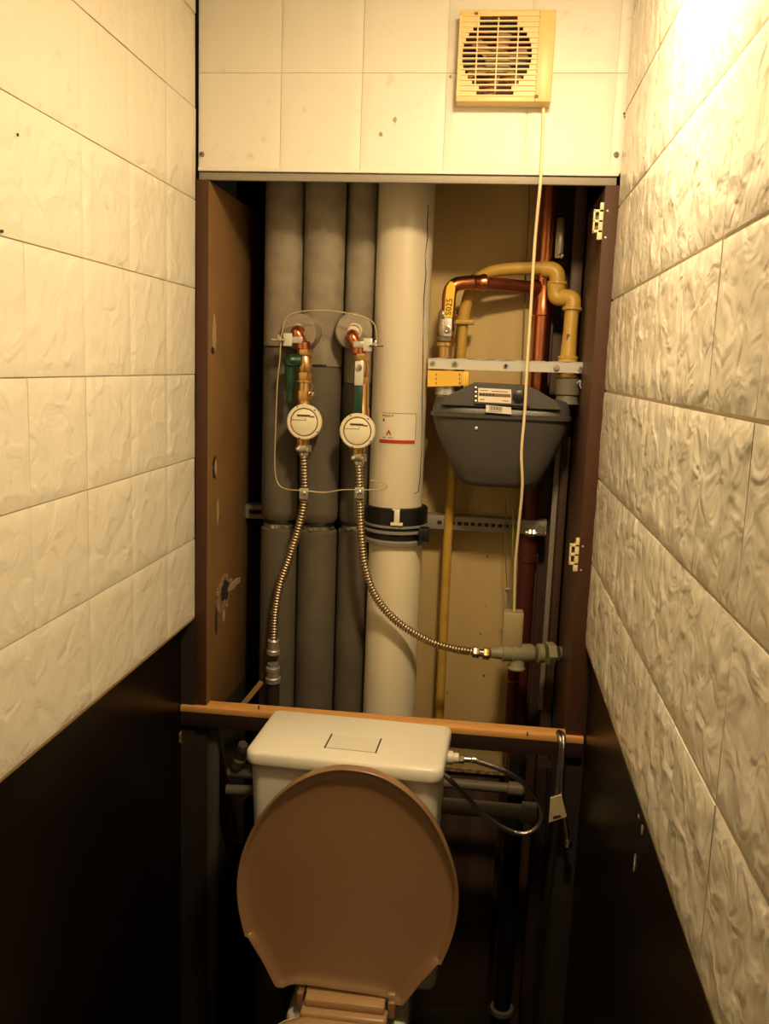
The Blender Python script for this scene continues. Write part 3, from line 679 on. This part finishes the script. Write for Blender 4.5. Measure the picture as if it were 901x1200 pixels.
# bracket bar
A0 = at(501.5, 419.5, .172); A1 = at(685.5, 438, .172)
brk = empty('meter_bracket', ((A0.x+A1.x)/2, .185, A1.z-.01), 'pale steel bracket bar carrying the gas meter, with five bolts', 'bracket')
tl, trr, brr_, bll = at(501.5, 419, .172), at(686, 424.5, .172), at(686, 437.5, .172), at(501.5, 432, .172)
B().prism([tl, trr, brr_, bll], (0, .003, 0)).done('front_face', m_zincw, brk)
B().prism([tl, trr, trr+Vector((0, 0, -.003)), tl+Vector((0, 0, -.003))], (0, .055, 0)).done('top_flange', m_zincw, brk)
for u, v, r_ in ((507, 425.5, .005), (533, 426, .0062), (592.5, 428.5, .0045), (652, 431, .0062), (680.5, 432, .0062)):
    c = at(u, v, .171)
    bo = B().lathe(c, (0, -1, 0), [(0, r_), (.002, r_), (.003, r_*.8)], 18).done('washer', m_zinc, brk)
    B().hexnut(c+Vector((0, -.002, 0)), (0, -1, 0), .003, r_*.62).done('bolt', m_hole if r_ < .005 else m_chrome, bo)
# yellow strap tag
tg = empty('yellow_seal_strap', at(524, 453, .17), 'bright yellow plastic seal round the gas inlet under the bracket', 'seal')
q0, q1, q2, q3 = at(501, 434, .163), at(549, 435.5, .163), at(549, 452, .163), at(501, 453, .163)
B().prism([q0, q1, q2, q3], (0, .050, 0)).done('band', m_yelt, tg)
B().box(at(541, 437, .161)-Vector((0, .002, 0)), at(549, 452, .161)+Vector((0, .02, 0)), .001).done('buckle', m_yelt, tg)
for u in (511, 538.5):
    for v in (439, 444, 449): B().box(at(u, v, .1625)+Vector((-.0008, -.0008, -.002)), at(u, v, .1625)+Vector((.0008, .001, .002))).done('printed_mark', m_ink, tg)

# ---------------------------------------------------------------- gas meter
gm = empty('gas_meter', (.553, .19, 1.27), 'dark grey gas meter hanging under the bracket, with counter window on top', 'gas meter')
def superr(cx, cy, z, hx_, hy, n=4.5, seg=44):
    R = []
    for k in range(seg):
        a = 2*PI*k/seg; c, s = math.cos(a), math.sin(a)
        R.append(Vector((cx+hx_*math.copysign(abs(c)**(2/n), c), cy+hy*math.copysign(abs(s)**(2/n), s), z)))
    return R
lc = at(503, 482, .12); rc = at(672, 493, .12)
gcx = (lc.x+rc.x)/2; hwid = (rc.x-lc.x)/2; zrim = 1.412
bl = at(541, 572, .135); brt = at(628, 577, .135); zbo = 1.272; bcx = (bl.x+brt.x)/2; bw = (brt.x-bl.x)/2
slope = (rc.z-lc.z)/(rc.x-lc.x)
def sec(f, z, hyf, cy, n=4.5):
    return superr(bcx*(1-f)+gcx*f, cy, z, (bw*(1-f)+hwid*f), hyf, n)
low_ = [sec(-.12, zbo, .035, .19, 3), sec(.02, zbo+.003, .048, .19, 3.5), sec(.16, zbo+.014, .054, .19), sec(.45, zbo+.050, .0575, .19), sec(.80, zrim-.040, .060, .19), sec(.93, zrim-.012, .0615, .19), sec(.94, zrim-.004, .0615, .19)]
B().rings(low_).done('lower_casing', m_meter, gm, smooth=50)
rimr = [sec(.97, zrim-.006, .064, .19, 5), sec(1.0, zrim-.005, .068, .19, 5), sec(1.0, zrim+.001, .068, .19, 5), sec(.98, zrim+.003, .064, .19, 5)]
B().rings(rimr).done('rim_flange', m_meter, gm)
up_ = [sec(.96, zrim+.002, .062, .19, 5), sec(.95, zrim+.012, .060, .19, 5), sec(.90, zrim+.024, .055, .192, 4.5), sec(.84, zrim+.030, .048, .195, 4), sec(.6, zrim+.033, .035, .195, 3)]
B().rings(up_).done('upper_casing', m_meter, gm, smooth=50)
# index housing (sloped central hump)
def fr4(u, v, Y): return at(u, v, Y)
yf0, yf1 = .1235, .1275
ip = [at(517, 474, yf0), at(524, 464, yf1), at(552, 451, yf1), at(557, 449, yf1), at(617, 452.5, yf1), at(629, 457, yf1), at(651, 470, yf1), at(657, 480, yf0)]
B().rings([[p+Vector((0, .0, 0)) for p in ip], [p+Vector((0, .075, .001)) for p in ip]]).done('index_housing', m_meter, gm, smooth=20)
f0 = [at(556, 453, .1262), at(620, 456.5, .1262), at(620, 476, .1225), at(556, 473, .1225)]
B().prism(f0, (0, -.004, .0005)).done('index_frame', m_meter, gm)
w0 = [at(560.5, 454.5, .1205), at(599, 456.5, .1205), at(599, 473, .1175), at(560, 471, .1175)]
ci = B().prism(w0, (0, .004, 0)).done('counter_window', m_paper, gm, label='cream counter plate')
def onw(s, t_, off=0):       # point on the counter plate
    a = w0[0].lerp(w0[1], s); b_ = w0[3].lerp(w0[2], s); return a.lerp(b_, t_)+Vector((0, -off, 0))
B().prism([onw(.02, .34, .0004), onw(.98, .34, .0004), onw(.98, .56, .0004), onw(.02, .56, .0004)], (0, .0005, 0)).done('counter_strip', m_inkb, ci, label='brown number strip')
for k in range(8):
    s_ = .05+k*.095; B().prism([onw(s_, .37, .0008), onw(s_+.055, .37, .0008), onw(s_+.055, .53, .0008), onw(s_, .53, .0008)], (0, .0005, 0)).done('digit_wheel', m_ink if k < 5 else m_counter, ci)
for s0_, s1_, t0_ in ((.06, .3, .14), (.4, .9, .16), (.06, .2, .78), (.72, .92, .80)):
    B().prism([onw(s0_, t0_, .0006), onw(s1_, t0_, .0006), onw(s1_, t0_+.05, .0006), onw(s0_, t0_+.05, .0006)], (0, .0005, 0)).done('printed_line', m_inkb, ci)
c = at(608, 464.5, .1168); B().lathe(c, (0, -1, .1), [(-.004, .0112), (.001, .0112), (.0018, .009)], 24).done('test_cap', m_rubber, gm, label='black round cap')
sl = [at(569.5, 474.5, .1172), at(599, 477.5, .1172), at(599, 485.5, .1165), at(569, 483, .1165)]
st = B().prism(sl, (0, -.0006, 0)).done('barcode_sticker', m_paper, gm, label='white sticker with barcode')
def ons(s, t_): return sl[0].lerp(sl[1], s).lerp(sl[3].lerp(sl[2], s), t_)+Vector((0, -.0010, 0))
for k in range(14):
    s_ = .14+k*.037
    B().prism([ons(s_, .08), ons(s_+.014+(k % 3)*.006, .08), ons(s_+.014+(k % 3)*.006, .62), ons(s_, .62)], (0, .0005, 0)).done('bar', m_ink, st)
B().prism([ons(.1, .76), ons(.62, .76), ons(.62, .84), ons(.1, .84)], (0, .0005, 0)).done('printed_line', m_inkb, st)
c = at(558, 502, .128); B().lathe(c, (0, -1, 0), [(-.002, .0035), (.002, .0033), (.003, .001)], 12).done('rivet', m_zinc, gm, label='pale rivet')
for k in range(4):
    c = at(557.5, 454+k*5.2, .120-.001*k); B().lathe(c, (0, -1, .4), [(-.002, .0018), (.001, .0016)], 8).done('rivet', m_zinc, gm)
# inlets
for u, col, nm in ((523, m_zinc, 'inlet'), (664, m_pprg, 'outlet')):
    c = at(u, 466, .195); z_ = at(u, 440, .195).z
    B().lathe((c.x, .195, c.z-.012), (0, 0, 1), [(0, .024), (.006, .022), (.016, .020), (.018, .0235), (z_-c.z+.006, .0235)], 22).done(nm, col, gm)
c = at(664.5, 441, .19); B().lathe((c.x, .192, c.z-.005), (0, 0, 1), [(0, .018), (.001, .0215), (.004, .0225), (.007, .020), (.009, .022), (.012, .020)], 22).done('union_ring', m_brass, gm)
c = at(676, 449, .168); B().tube(catmull([c, c+Vector((.006, 0, .005)), c+Vector((.006, 0, -.004)), c+Vector((.009, 0, -.010))], 6), .0010, 6).done('seal_wire', m_zincw, gm)
# upright steel rail right of riser
t = empty('upright_rail', (.68, .27, .78), 'narrow upright steel rail behind and right of the copper riser', 'rail')
xt = at(662, 430, .27).x; x_b = at(633, 800, .31).x
B().box((xt-.008, .270, .78), (xt+.008, .274, 1.60), .001).done('strip', m_zincd, t)
c = at(656, 283, .262); B().box(c+Vector((-.008, 0, -.032)), c+Vector((.008, .004, .045)), .001).done('bright_plate', m_chrome, t, label='shiny plate')
for (u, v) in ((652, 312), (657, 318), (650, 322), (658, 300)):
    c = at(u, v, .258); B().box(c+Vector((-.005, 0, -.004)), c+Vector((.004, .003, .005)), .001, rot=Matrix.Rotation(random.uniform(-1, 1), 3, 'Y')).done('bent_tab', m_chrome, t)
# clamp on lower copper
c = at(622, 624, .262)
t = empty('pipe_clamp', c, 'metal pipe clamp with bolts on the dark red lower copper pipe', 'clamp')
B().lathe((xb+.003, cy_, c.z-.008), (0, 0, 1), [(0, cr+.001), (.001, cr+.004), (.016, cr+.004), (.017, cr+.001)], 26).done('ring', m_rubber, t)
B().tube([c+Vector((-.012, -.006, 0)), c+Vector((.030, -.004, 0))], .0055, 12).done('bolt', m_zinc, t)
B().hexnut(c+Vector((-.006, -.006, 0)), (1, 0, 0), .008, .0085).hexnut(c+Vector((.003, -.006, 0)), (1, 0, 0), .005, .0085).done('nut', m_chrome, t)
c2 = at(634, 621, .255); B().hexnut(c2, (0, -1, 0), .008, .0095).done('nut', m_chrome, t)
# thin wires down beside the cord
w1 = [(592, 585, .25), (593, 610, .25), (592, 640, .25), (593, 670, .25), (594, 690, .24)]
B().tube(catmull([at(*q) for q in w1], 6), .0012, 8).done('thin_wire', m_inkb, label='thin dark wire hanging beside the ivory cord on the beige board', cat='wire')
w2 = [(619, 205, .30), (620, 240, .315), (616, 320, .30), (613, 400, .31), (611, 446, .30)]
B().tube(catmull([at(*q) for q in w2], 6), .0016, 8).done('thin_wire', m_wiregy, label='thin yellow-green wire running up left of the copper riser', cat='wire')
w3 = [(602, 595, .24), (601, 640, .24), (600, 680, .24), (599, 716, .2)]
B().tube(catmull([at(*q) for q in w3], 6), .0026, 8).done('thin_wire', m_wiregy, label='yellow-green cable entering the top of the switch box', cat='wire')
c = at(596, 690, .22); t = empty('cable_clip', c, 'tiny metal clip where the thin wire meets the switch box', 'clip')
B().box(c+Vector((-.009, -.002, -.003)), c+Vector((.004, .003, .002)), .001).done('plate', m_zinc, t)
B().lathe(c+Vector((-.004, -.002, -.003)), (0, -1, 0), [(0, .004), (.004, .003)], 8).done('screw', m_chrome, t)
B().tube([c+Vector((-.001, 0, -.004)), c+Vector((.001, -.01, -.05))], .0025, 8).done('pin', m_pprg, t)

# ---------------------------------------------------------------- grey plastic fitting at the right hose
c0 = at(574, 765, .143); c1 = at(668, 766, .185); dd = (c1-c0); Lc = dd.length; dn = dd.normalized()
t = empty('plastic_pipe_fitting', (c0+c1)/2, 'olive-grey plastic valve fitting between the ribbed hose and the right side board', 'pipe fitting')
def along(f): return c0+dd*f
B().tube([c0+Vector((0, 0, 0)), along(.18)], [.010, .014], 20).done('tapered_inlet', m_ppr, t)
B().lathe(along(.14), dn, [(0, .0145), (.001, .0165), (.020, .0165), (.022, .0190), (.062, .0190), (.066, .0165)], 26).done('body', m_ppr, t)
B().lathe(along(.34)+Vector((.0, -.002, -.012)), (0, -.1, -1), [(0, .015), (.014, .015), (.018, .0175), (.021, .0170)], 24).done('spindle_cap', m_ppr, t)
B().lathe(along(.58), dn, [(0, .0165), (.002, .0195), (.012, .0195), (.013, .018)], 24).hexnut(along(.70), dn, .017, .0240).done('union_nut', m_ppr, t)
B().tube([along(.85), along(1.0)+dn*.010], .0145, 20).done('outlet', m_pprg, t)
# two wall pipes below it, behind
c = at(602, 779, .26); t = empty('copper_stub', c, 'dark copper pipe going down below the grey plastic fitting', 'pipe')
B().tube([c, Vector((c.x, .26, .72))], .012, 16).done('pipe', m_copper_red, t)
B().lathe((c.x, .26, at(602, 796, .26).z), (0, 0, -1), [(0, .0135), (.004, .014), (.005, .012)], 16).done('bead', m_copper, t)

# ---------------------------------------------------------------- latches on the right side board
for (u, v, lab) in ((703, 261, 'upper cream plastic latch keeper on the right side board'), (674.5, 648, 'lower cream plastic latch keeper on the right side board')):
    c = at(u, v, .018); c.x = .703
    t = empty('latch_keeper', c, lab, 'latch', 'cream plastic latch keepers')
    X0 = c.x-.0165
    b = B().box((X0, .0, c.z-.019), (X0+.003, .012, c.z+.019), .0008).box((X0+.009, .0, c.z-.019), (X0+.0165, .022, c.z+.019), .0008)
    for dz_ in (-.0165, 0, .0165): b.box((X0, .0, c.z+dz_-.002), (X0+.0165, .012, c.z+dz_+.002), .0006)
    b.box((X0+.010, .0, c.z+.016), (X0+.0165, .010, c.z+.030), .001).box((X0+.008, .0, c.z-.030), (X0+.0165, .010, c.z-.016), .001)
    b.done('keeper_body', m_latch, t)
    B().box((X0+.002, .010, c.z-.017), (X0+.012, .016, c.z+.017)).done('dark_recess', m_inkb, t)
    for dz_ in (-.027, .016): B().lathe((.7045+.004, -.0006, c.z+dz_), (0, -1, 0), [(0, .0022), (.0015, .002), (.002, .001)], 8).done('screw', m_zinc, t)

# ---------------------------------------------------------------- wooden beam across the opening
z_t = at(210, 822, 0).z; z_tR = at(686, 866, -.0).z; zt_ = (z_t+z_tR)/2+.001
bm_ = empty('wooden_beam', (.35, .012, zt_-.042), 'wooden rail across the shaft opening behind the cistern, raw orange top and dark front', 'beam')
B().box((-.0265, -.010, zt_-.040), (WX+.011, .026, zt_-.0016), .001).done('dark_body', m_woodd, bm_)
B().box((-.0265, -.0112, zt_-.0115), (WX+.011, .026, zt_), .0008).done('raw_edge', m_wood, bm_, label='raw orange-brown top edge')
for u, v in ((303, 829), (618, 860)):
    c = at(u, v, -.0112); B().box(c+Vector((-.0012, -.0006, -.004)), c+Vector((.0012, .002, .003))).done('nail_mark', m_ink, bm_)

# ---------------------------------------------------------------- cistern
CX, CZ, TH = .3262, .85, math.radians(-2.2)
cis = empty('cistern', (CX, -.02, .47), 'cream plastic toilet cistern with rocker flush button, in front of the wooden rail', 'cistern')
RZ = Matrix.Rotation(TH, 3, 'Z')
def rrect(x0, x1, y0, y1, z, rf_, rb, seg=7):
    """rounded plan outline, front corners radius rf_, back corners rb, turned with the cistern"""
    pts = []
    for (cx, cy, r, a0) in ((x1-rf_, y0+rf_, rf_, -90), (x1-rb, y1-rb, rb, 0), (x0+rb, y1-rb, rb, 90), (x0+rf_, y0+rf_, rf_, 180)):
        for k in range(seg+1):
            a = math.radians(a0+90*k/seg); pts.append(Vector((cx+r*math.cos(a), cy+r*math.sin(a), 0)))
    # slight forward bulge of the front edge
    out = []
    for p in pts:
        if p.y < y0+rf_*.6: p.y -= .006*(1-((p.x-(x0+x1)/2)/((x1-x0)/2))**2)
        q = RZ @ p; out.append(Vector((q.x+CX, q.y-.0205, z)))
    return out
hw_ = .169
def lidsec(ins, z): return rrect(-hw_+ins, hw_-ins, -.186+ins, -ins*.3, z, .020, .007)
B().rings([lidsec(.004, CZ-.024), lidsec(.001, CZ-.0235), lidsec(0, CZ-.020), lidsec(.0005, CZ-.007), lidsec(.003, CZ-.002), lidsec(.007, CZ)]).done('lid', m_cer, cis, smooth=50)
def tank(fx, y0, z): return rrect(-hw_*fx, hw_*fx, y0, -.004, z, .022, .012)
B().rings([tank(.86, -.150, .475), tank(.90, -.160, .49), tank(.93, -.168, .65), tank(.962, -.176, CZ-.03), tank(.962, -.176, CZ-.020)]).done('tank', m_cer, cis, smooth=50)
# flush rocker
a_, b_2 = (.281, -.109), (.379, -.162)
def cl(x, y, z=CZ): q = RZ @ Vector((x, y, 0)); return Vector((q.x+CX, q.y-.0205, z))
b = B()
p4 = [cl(-.0355, -.089, CZ-.0004), cl(.048, -.089, CZ-.0004), cl(.048, -.143, CZ-.0004), cl(-.0355, -.143, CZ-.0004)]
b.prism(p4, (0, 0, .0006)).done('flush_button', m_cer, cis)
for x_ in (-.0380, .0505):
    p4 = [cl(x_-.0012, -.086, CZ-.0003), cl(x_+.0012, -.086, CZ-.0003), cl(x_+.0012, -.146, CZ-.0003), cl(x_-.0012, -.146, CZ-.0003)]
    B().prism(p4, (0, 0, .0012)).done('button_slot', m_ink, cis)
p4 = [cl(-.0355, -.1435, CZ-.0003), cl(.048, -.1435, CZ-.0003), cl(.048, -.1448, CZ-.0003), cl(-.0355, -.1448, CZ-.0003)]
B().prism(p4, (0, 0, .0008)).done('button_edge', m_sock, cis)
# ---------------------------------------------------------------- toilet: bowl, seat, raised lid
to = empty('toilet', (.342, -.42, 0), 'toilet with pale bowl and tan seat, its tan lid standing up against the cistern', 'toilet')
tx = .344
def egg(cx, ycb, L, hw, z, n=40, front=1.0):
    R = []
    for k in range(n):
        a = 2*PI*k/n; c, s = math.cos(a), math.sin(a)
        x = hw*c*(1-.0*s); y = -s*L/2
        if s > 0: x = hw*math.copysign(abs(c)**.9, c)
        R.append(Vector((cx+x, ycb-L/2+y, z)))
    return R
def bowl(f, L, z, yb=-.21): return egg(tx, yb, L, f, z)
B().rings([bowl(.11, .30, 0, -.20), bowl(.105, .29, .03, -.20), bowl(.095, .27, .14, -.21), bowl(.12, .33, .24, -.21), bowl(.165, .43, .34, -.215), bowl(.178, .455, .38, -.215), bowl(.180, .46, .395, -.215), bowl(.172, .45, .400, -.217), bowl(.125, .36, .399, -.26), bowl(.115, .34, .37, -.265), bowl(.08, .22, .25, -.30), bowl(.03, .08, .20, -.34)]).done('bowl', m_cer2, to, smooth=60)
B().box((tx-.105, -.245, .30), (tx+.105, -.030, .400), .018, 4).box((tx-.08, -.22, 0), (tx+.08, -.04, .32), .02, 3).done('rear_shelf', m_cer2, to)
B().box((tx-.15, -.16, .400), (tx+.15, -.035, .474), .02, 3).done('tank_neck', m_cer2, to)
# seat ring
def sring(hw, L, z, yb): return egg(tx, yb, L, hw, z, 48)
B().rings([sring(.182, .455, .403, -.255), sring(.187, .465, .409, -.251), sring(.184, .460, .419, -.253), sring(.170, .435, .424, -.262), sring(.140, .375, .423, -.290), sring(.118, .325, .414, -.312), sring(.116, .320, .403, -.314)], caps=False).done('seat', m_tan2, to, smooth=70)
# seat rear web and hinge bar
HY, HZ = -.228, .440
B().box((tx-.073, HY-.048, .412), (tx+.073, HY-.010, .432), .006, 3).done('seat_web', m_tan2, to)
B().tube([(tx-.068, HY, HZ), (tx+.068, HY, HZ-.001)], .0125, 18).box((tx-.068, HY-.034, HZ-.010), (tx+.068, HY-.004, HZ+.006), .004).done('hinge_bar', m_tan2, to, label='paler tan hinge bar')
for s in (-1, 1):
    hg = B().box((tx+s*.0765-.0085, HY-.018, HZ-.026), (tx+s*.0765+.0085, HY+.016, HZ+.004), .004, 3).lathe((tx+s*.0765-.006, HY, HZ+.002), (1, 0, 0), [(0, .0115), (.012, .0115)], 16).done('hinge', m_tan, to)
    B().box((tx+s*.0700-.002, HY-.019, HZ-.018), (tx+s*.0700+.002, HY-.010, HZ+.008)).done('hinge_gap', m_ink, hg)
# raised lid: outline measured in its own plane (x from middle, height above hinge)
half = [(0, .4215), (.030, .4195), (.062, .409), (.095, .389), (.125, .361), (.150, .325), (.170, .283), (.182, .245), (.1875, .205), (.1860, .165), (.1790, .130), (.1690, .096), (.1640, .0955), (.155, .082), (.135, .052), (.113, .013), (.108, .009), (.098, .010), (.088, .016), (.080, .020), (.060, .022), (0, .022)]
tilt = math.radians(.4)
def lidpt(x, h, d, s=1.0):
    # s scales about the lid's centre, d is the depth towards the camera
    hc_ = .215; x_, h_ = x*s, hc_+(h-hc_)*s
    th = -.035; xr_ = x_*math.cos(th)-(h_-.215)*math.sin(th)*1.0; hr_ = .215+(h_-.215)*math.cos(th)+x_*math.sin(th)
    return Vector((.3385+xr_, HY+.0+math.sin(tilt)*hr_-d, .429+hr_*math.cos(tilt)))
full = [(x, h) for x, h in half]+[(-x, h) for x, h in half[-2:0:-1]]
# refine outline
def smoothline(pts, n=3):
    out = []
    for i in range(len(pts)):
        a, b_ = pts[i], pts[(i+1) % len(pts)]
        for k in range(n): out.append((a[0]+(b_[0]-a[0])*k/n, a[1]+(b_[1]-a[1])*k/n))
    return out
up = catmull([(-.1690, .096, 0), (-.1790, .130, 0)]+[(-x, h, 0) for x, h in half[9:0:-1]]+[(x, h, 0) for x, h in half[:10]]+[(.1790, .130, 0), (.1690, .096, 0)], 3)
full = [(p.x, p.y) for p in up]
dn_ = half[12:]
full = full+[(x, h) for x, h in dn_]+[(-x, h) for x, h in dn_[-2::-1]]
prof = [(-.004, .90), (-.010, .96), (-.006, .993), (.004, 1.0), (.010, .997), (.012, .988), (.011, .975), (.006, .955), (.002, .93), (.000, .88), (-.002, .60), (-.0025, .25)]
R = [[lidpt(x, h, d, s) for x, h in full] for d, s in prof]
b = B(); b.rings(R, caps=True); b.done('lid', m_tan, to, smooth=40)

# ---------------------------------------------------------------- supply hose at the cistern
t = empty('supply_hose', at(560, 900, -.06), 'thin braided steel supply hose looping from the right side of the cistern', 'hose')
v0 = at(528, 888, -.10); v0.x = CX+.164
B().lathe(v0, (1, .05, 0), [(0, .012), (.010, .012), (.011, .009), (.020, .009)], 16).done('cistern_nut', m_plast, t, label='white plastic nut')
va = v0+Vector((.020, .001, -.001))
B().hexnut(va, (1, .05, 0), .010, .0085).lathe(va+Vector((.010, 0, 0)), (1, .05, 0), [(0, .0055), (.012, .0050), (.014, .0065), (.020, .0065)], 14).done('hose_nut', m_chrome, t)
hp = [va+Vector((.028, .001, -.001)), at(585, 901, -.095), at(603, 910, -.09), at(620, 924, -.085), at(632, 942, -.08), at(635, 958, -.078), at(628, 971, -.078), at(612, 977, -.08), at(590, 970, -.085), at(565, 953, -.09), at(545, 932, -.095), at(526, 913, -.105), at(512, 900, -.10)]
B().tube(catmull(hp, 8), .0046, 10).done('braided_tube', m_hosebraid, t)
# hose hung over the beam with a cloth tag
t = empty('hanging_hose', at(664, 990, -.03), 'thin braided hose hooked over the right end of the wooden rail', 'hose')
hp = [at(652, 935, -.030), at(655.5, 900, -.028), at(657, 870, -.022), at(654, 859, -.004), at(656, 858, .010), at(660, 863, -.012), at(660, 885, -.028), at(658, 930, -.034), at(663, 965, -.034), at(666, 992, -.034)]
B().tube(catmull(hp, 8), .0042, 10).done('braided_tube', m_hosebraid, t)
B().lathe(at(666, 984, -.034), (0, 0, -1), [(0, .0065), (.003, .0075), (.012, .0075), (.014, .006)], 12).done('end_nut', m_chrome, t)
q = [at(645, 936, -.044), at(658, 932, -.044), at(664, 957, -.044), at(643, 964, -.044)]
B().prism(q, (0, .006, 0)).done('cloth_tag', m_tag, t, label='small beige cloth tag')
q = [at(648, 957, -.0448), at(657, 955, -.0448), at(657, 957.5, -.0448), at(648, 960, -.0448)]
B().prism(q, (0, .001, 0)).done('printed_line', m_ink, bpy.data.objects['cloth_tag'])
B().lathe(at(637, 984, -.03), (0, 0, -1), [(0, .006), (.010, .006)], 10).tube([at(637, 984, -.03), at(640, 900, .0)], .004, 8).done('thin_pipe_end', m_rubber, label='dark thin hose end hanging left of the cloth tag', cat='hose')

# ---------------------------------------------------------------- low pipes behind the cistern
for (ua, va_, ub, vb, Y, r_, lab) in ((530, 918, 612, 925, .20, .011, 'upper horizontal grey pipe low in the shaft, right of the cistern'), (520, 944, 628, 952, .15, .0165, 'thicker lower horizontal grey pipe right of the cistern')):
    a, c = at(ua, va_, Y), at(ub, vb, Y); c.z = a.z
    t = empty('wall_pipe', a, lab, 'pipe', 'horizontal pipes low in the shaft')
    B().tube([a+Vector((-.30, 0, 0)), c], r_, 18).done('pipe', m_pprg, t)
    B().lathe(c+Vector((-.03, 0, 0)), (1, 0, 0), [(0, r_), (.001, r_*1.35), (.03, r_*1.35), (.034, r_)], 18).done('socket', m_pprg, t)
a = at(285, 900, .06); 
t = empty('valve_cluster', a, 'grey pipe fittings seen left of the cistern below the wooden rail', 'pipe fitting')
B().tube([at(268, 903, .06), at(310, 905, .06)], .0145, 16).done('upper_pipe', m_pprg, t)
B().tube([at(266, 925, .06), at(315, 927, .06)], .0115, 16).done('lower_pipe', m_pprg, t)
B().lathe(at(279, 893, .05), (.4, -.3, 1), [(-.01, .014), (.012, .015), (.016, .011), (.034, .010)], 16).done('spout', m_pprg, t)
B().lathe(at(284, 876, .045), (.3, -.5, 1), [(-.008, .010), (.002, .012), (.010, .010)], 6).done('cap', m_zinc, t)
B().lathe(at(296, 899, .045), (0, -1, 0), [(0, .006), (.004, .005)], 10).done('screw', m_chrome, t)
wr_ = [(298, 925, .045), (293, 930, -.01), (280, 941, -.02), (272, 950, -.02), (270, 962, -.02), (273, 978, -.02), (277, 986, -.02), (284, 987, -.015)]
B().tube(catmull([at(*q) for q in wr_], 8), .0011, 6).done('thin_wire', m_copper, label='fine curled copper wire in the dark left of the toilet lid', cat='wire')
# upright pipes low in the dark
p = at(251, 870, .03); q = at(250, 1150, .03)
B().box((p.x-.0145, .012, .02), (p.x+.0120, .030, z_t-.042), .003).done('upright_post', m_post, label='brown upright lath under the wooden rail, left of the cistern', cat='post')
a = at(588, 1180, .24); t = empty('drain_pipe', (a.x, .24, 0), 'dark upright pipe near the floor, right of the toilet lid', 'pipe')
B().tube([(a.x, .24, .0), (a.x, .24, .68)], .019, 20).done('pipe', m_rubber, t)
B().lathe((a.x, .24, a.z), (0, 0, 1), [(-.012, .020), (-.010, .026), (.0, .026), (.002, .020)], 20).done('collar', m_pprg, t)
a = at(622, 1150, .22); B().tube([(a.x, .22, 0), (a.x, .22, .68)], .020, 20).done('drain_pipe', m_woodd, label='dark upright pipe near the floor behind the dark pipe', cat='pipe')
# slanting lath behind the left pipe
p0, p1 = at(278, 834, .06), at(306, 800, .14)
B().tube([p0, p1], .006, 6).done('slanting_lath', m_frame_in, label='short slanting lath at the foot of the left side board', cat='lath')
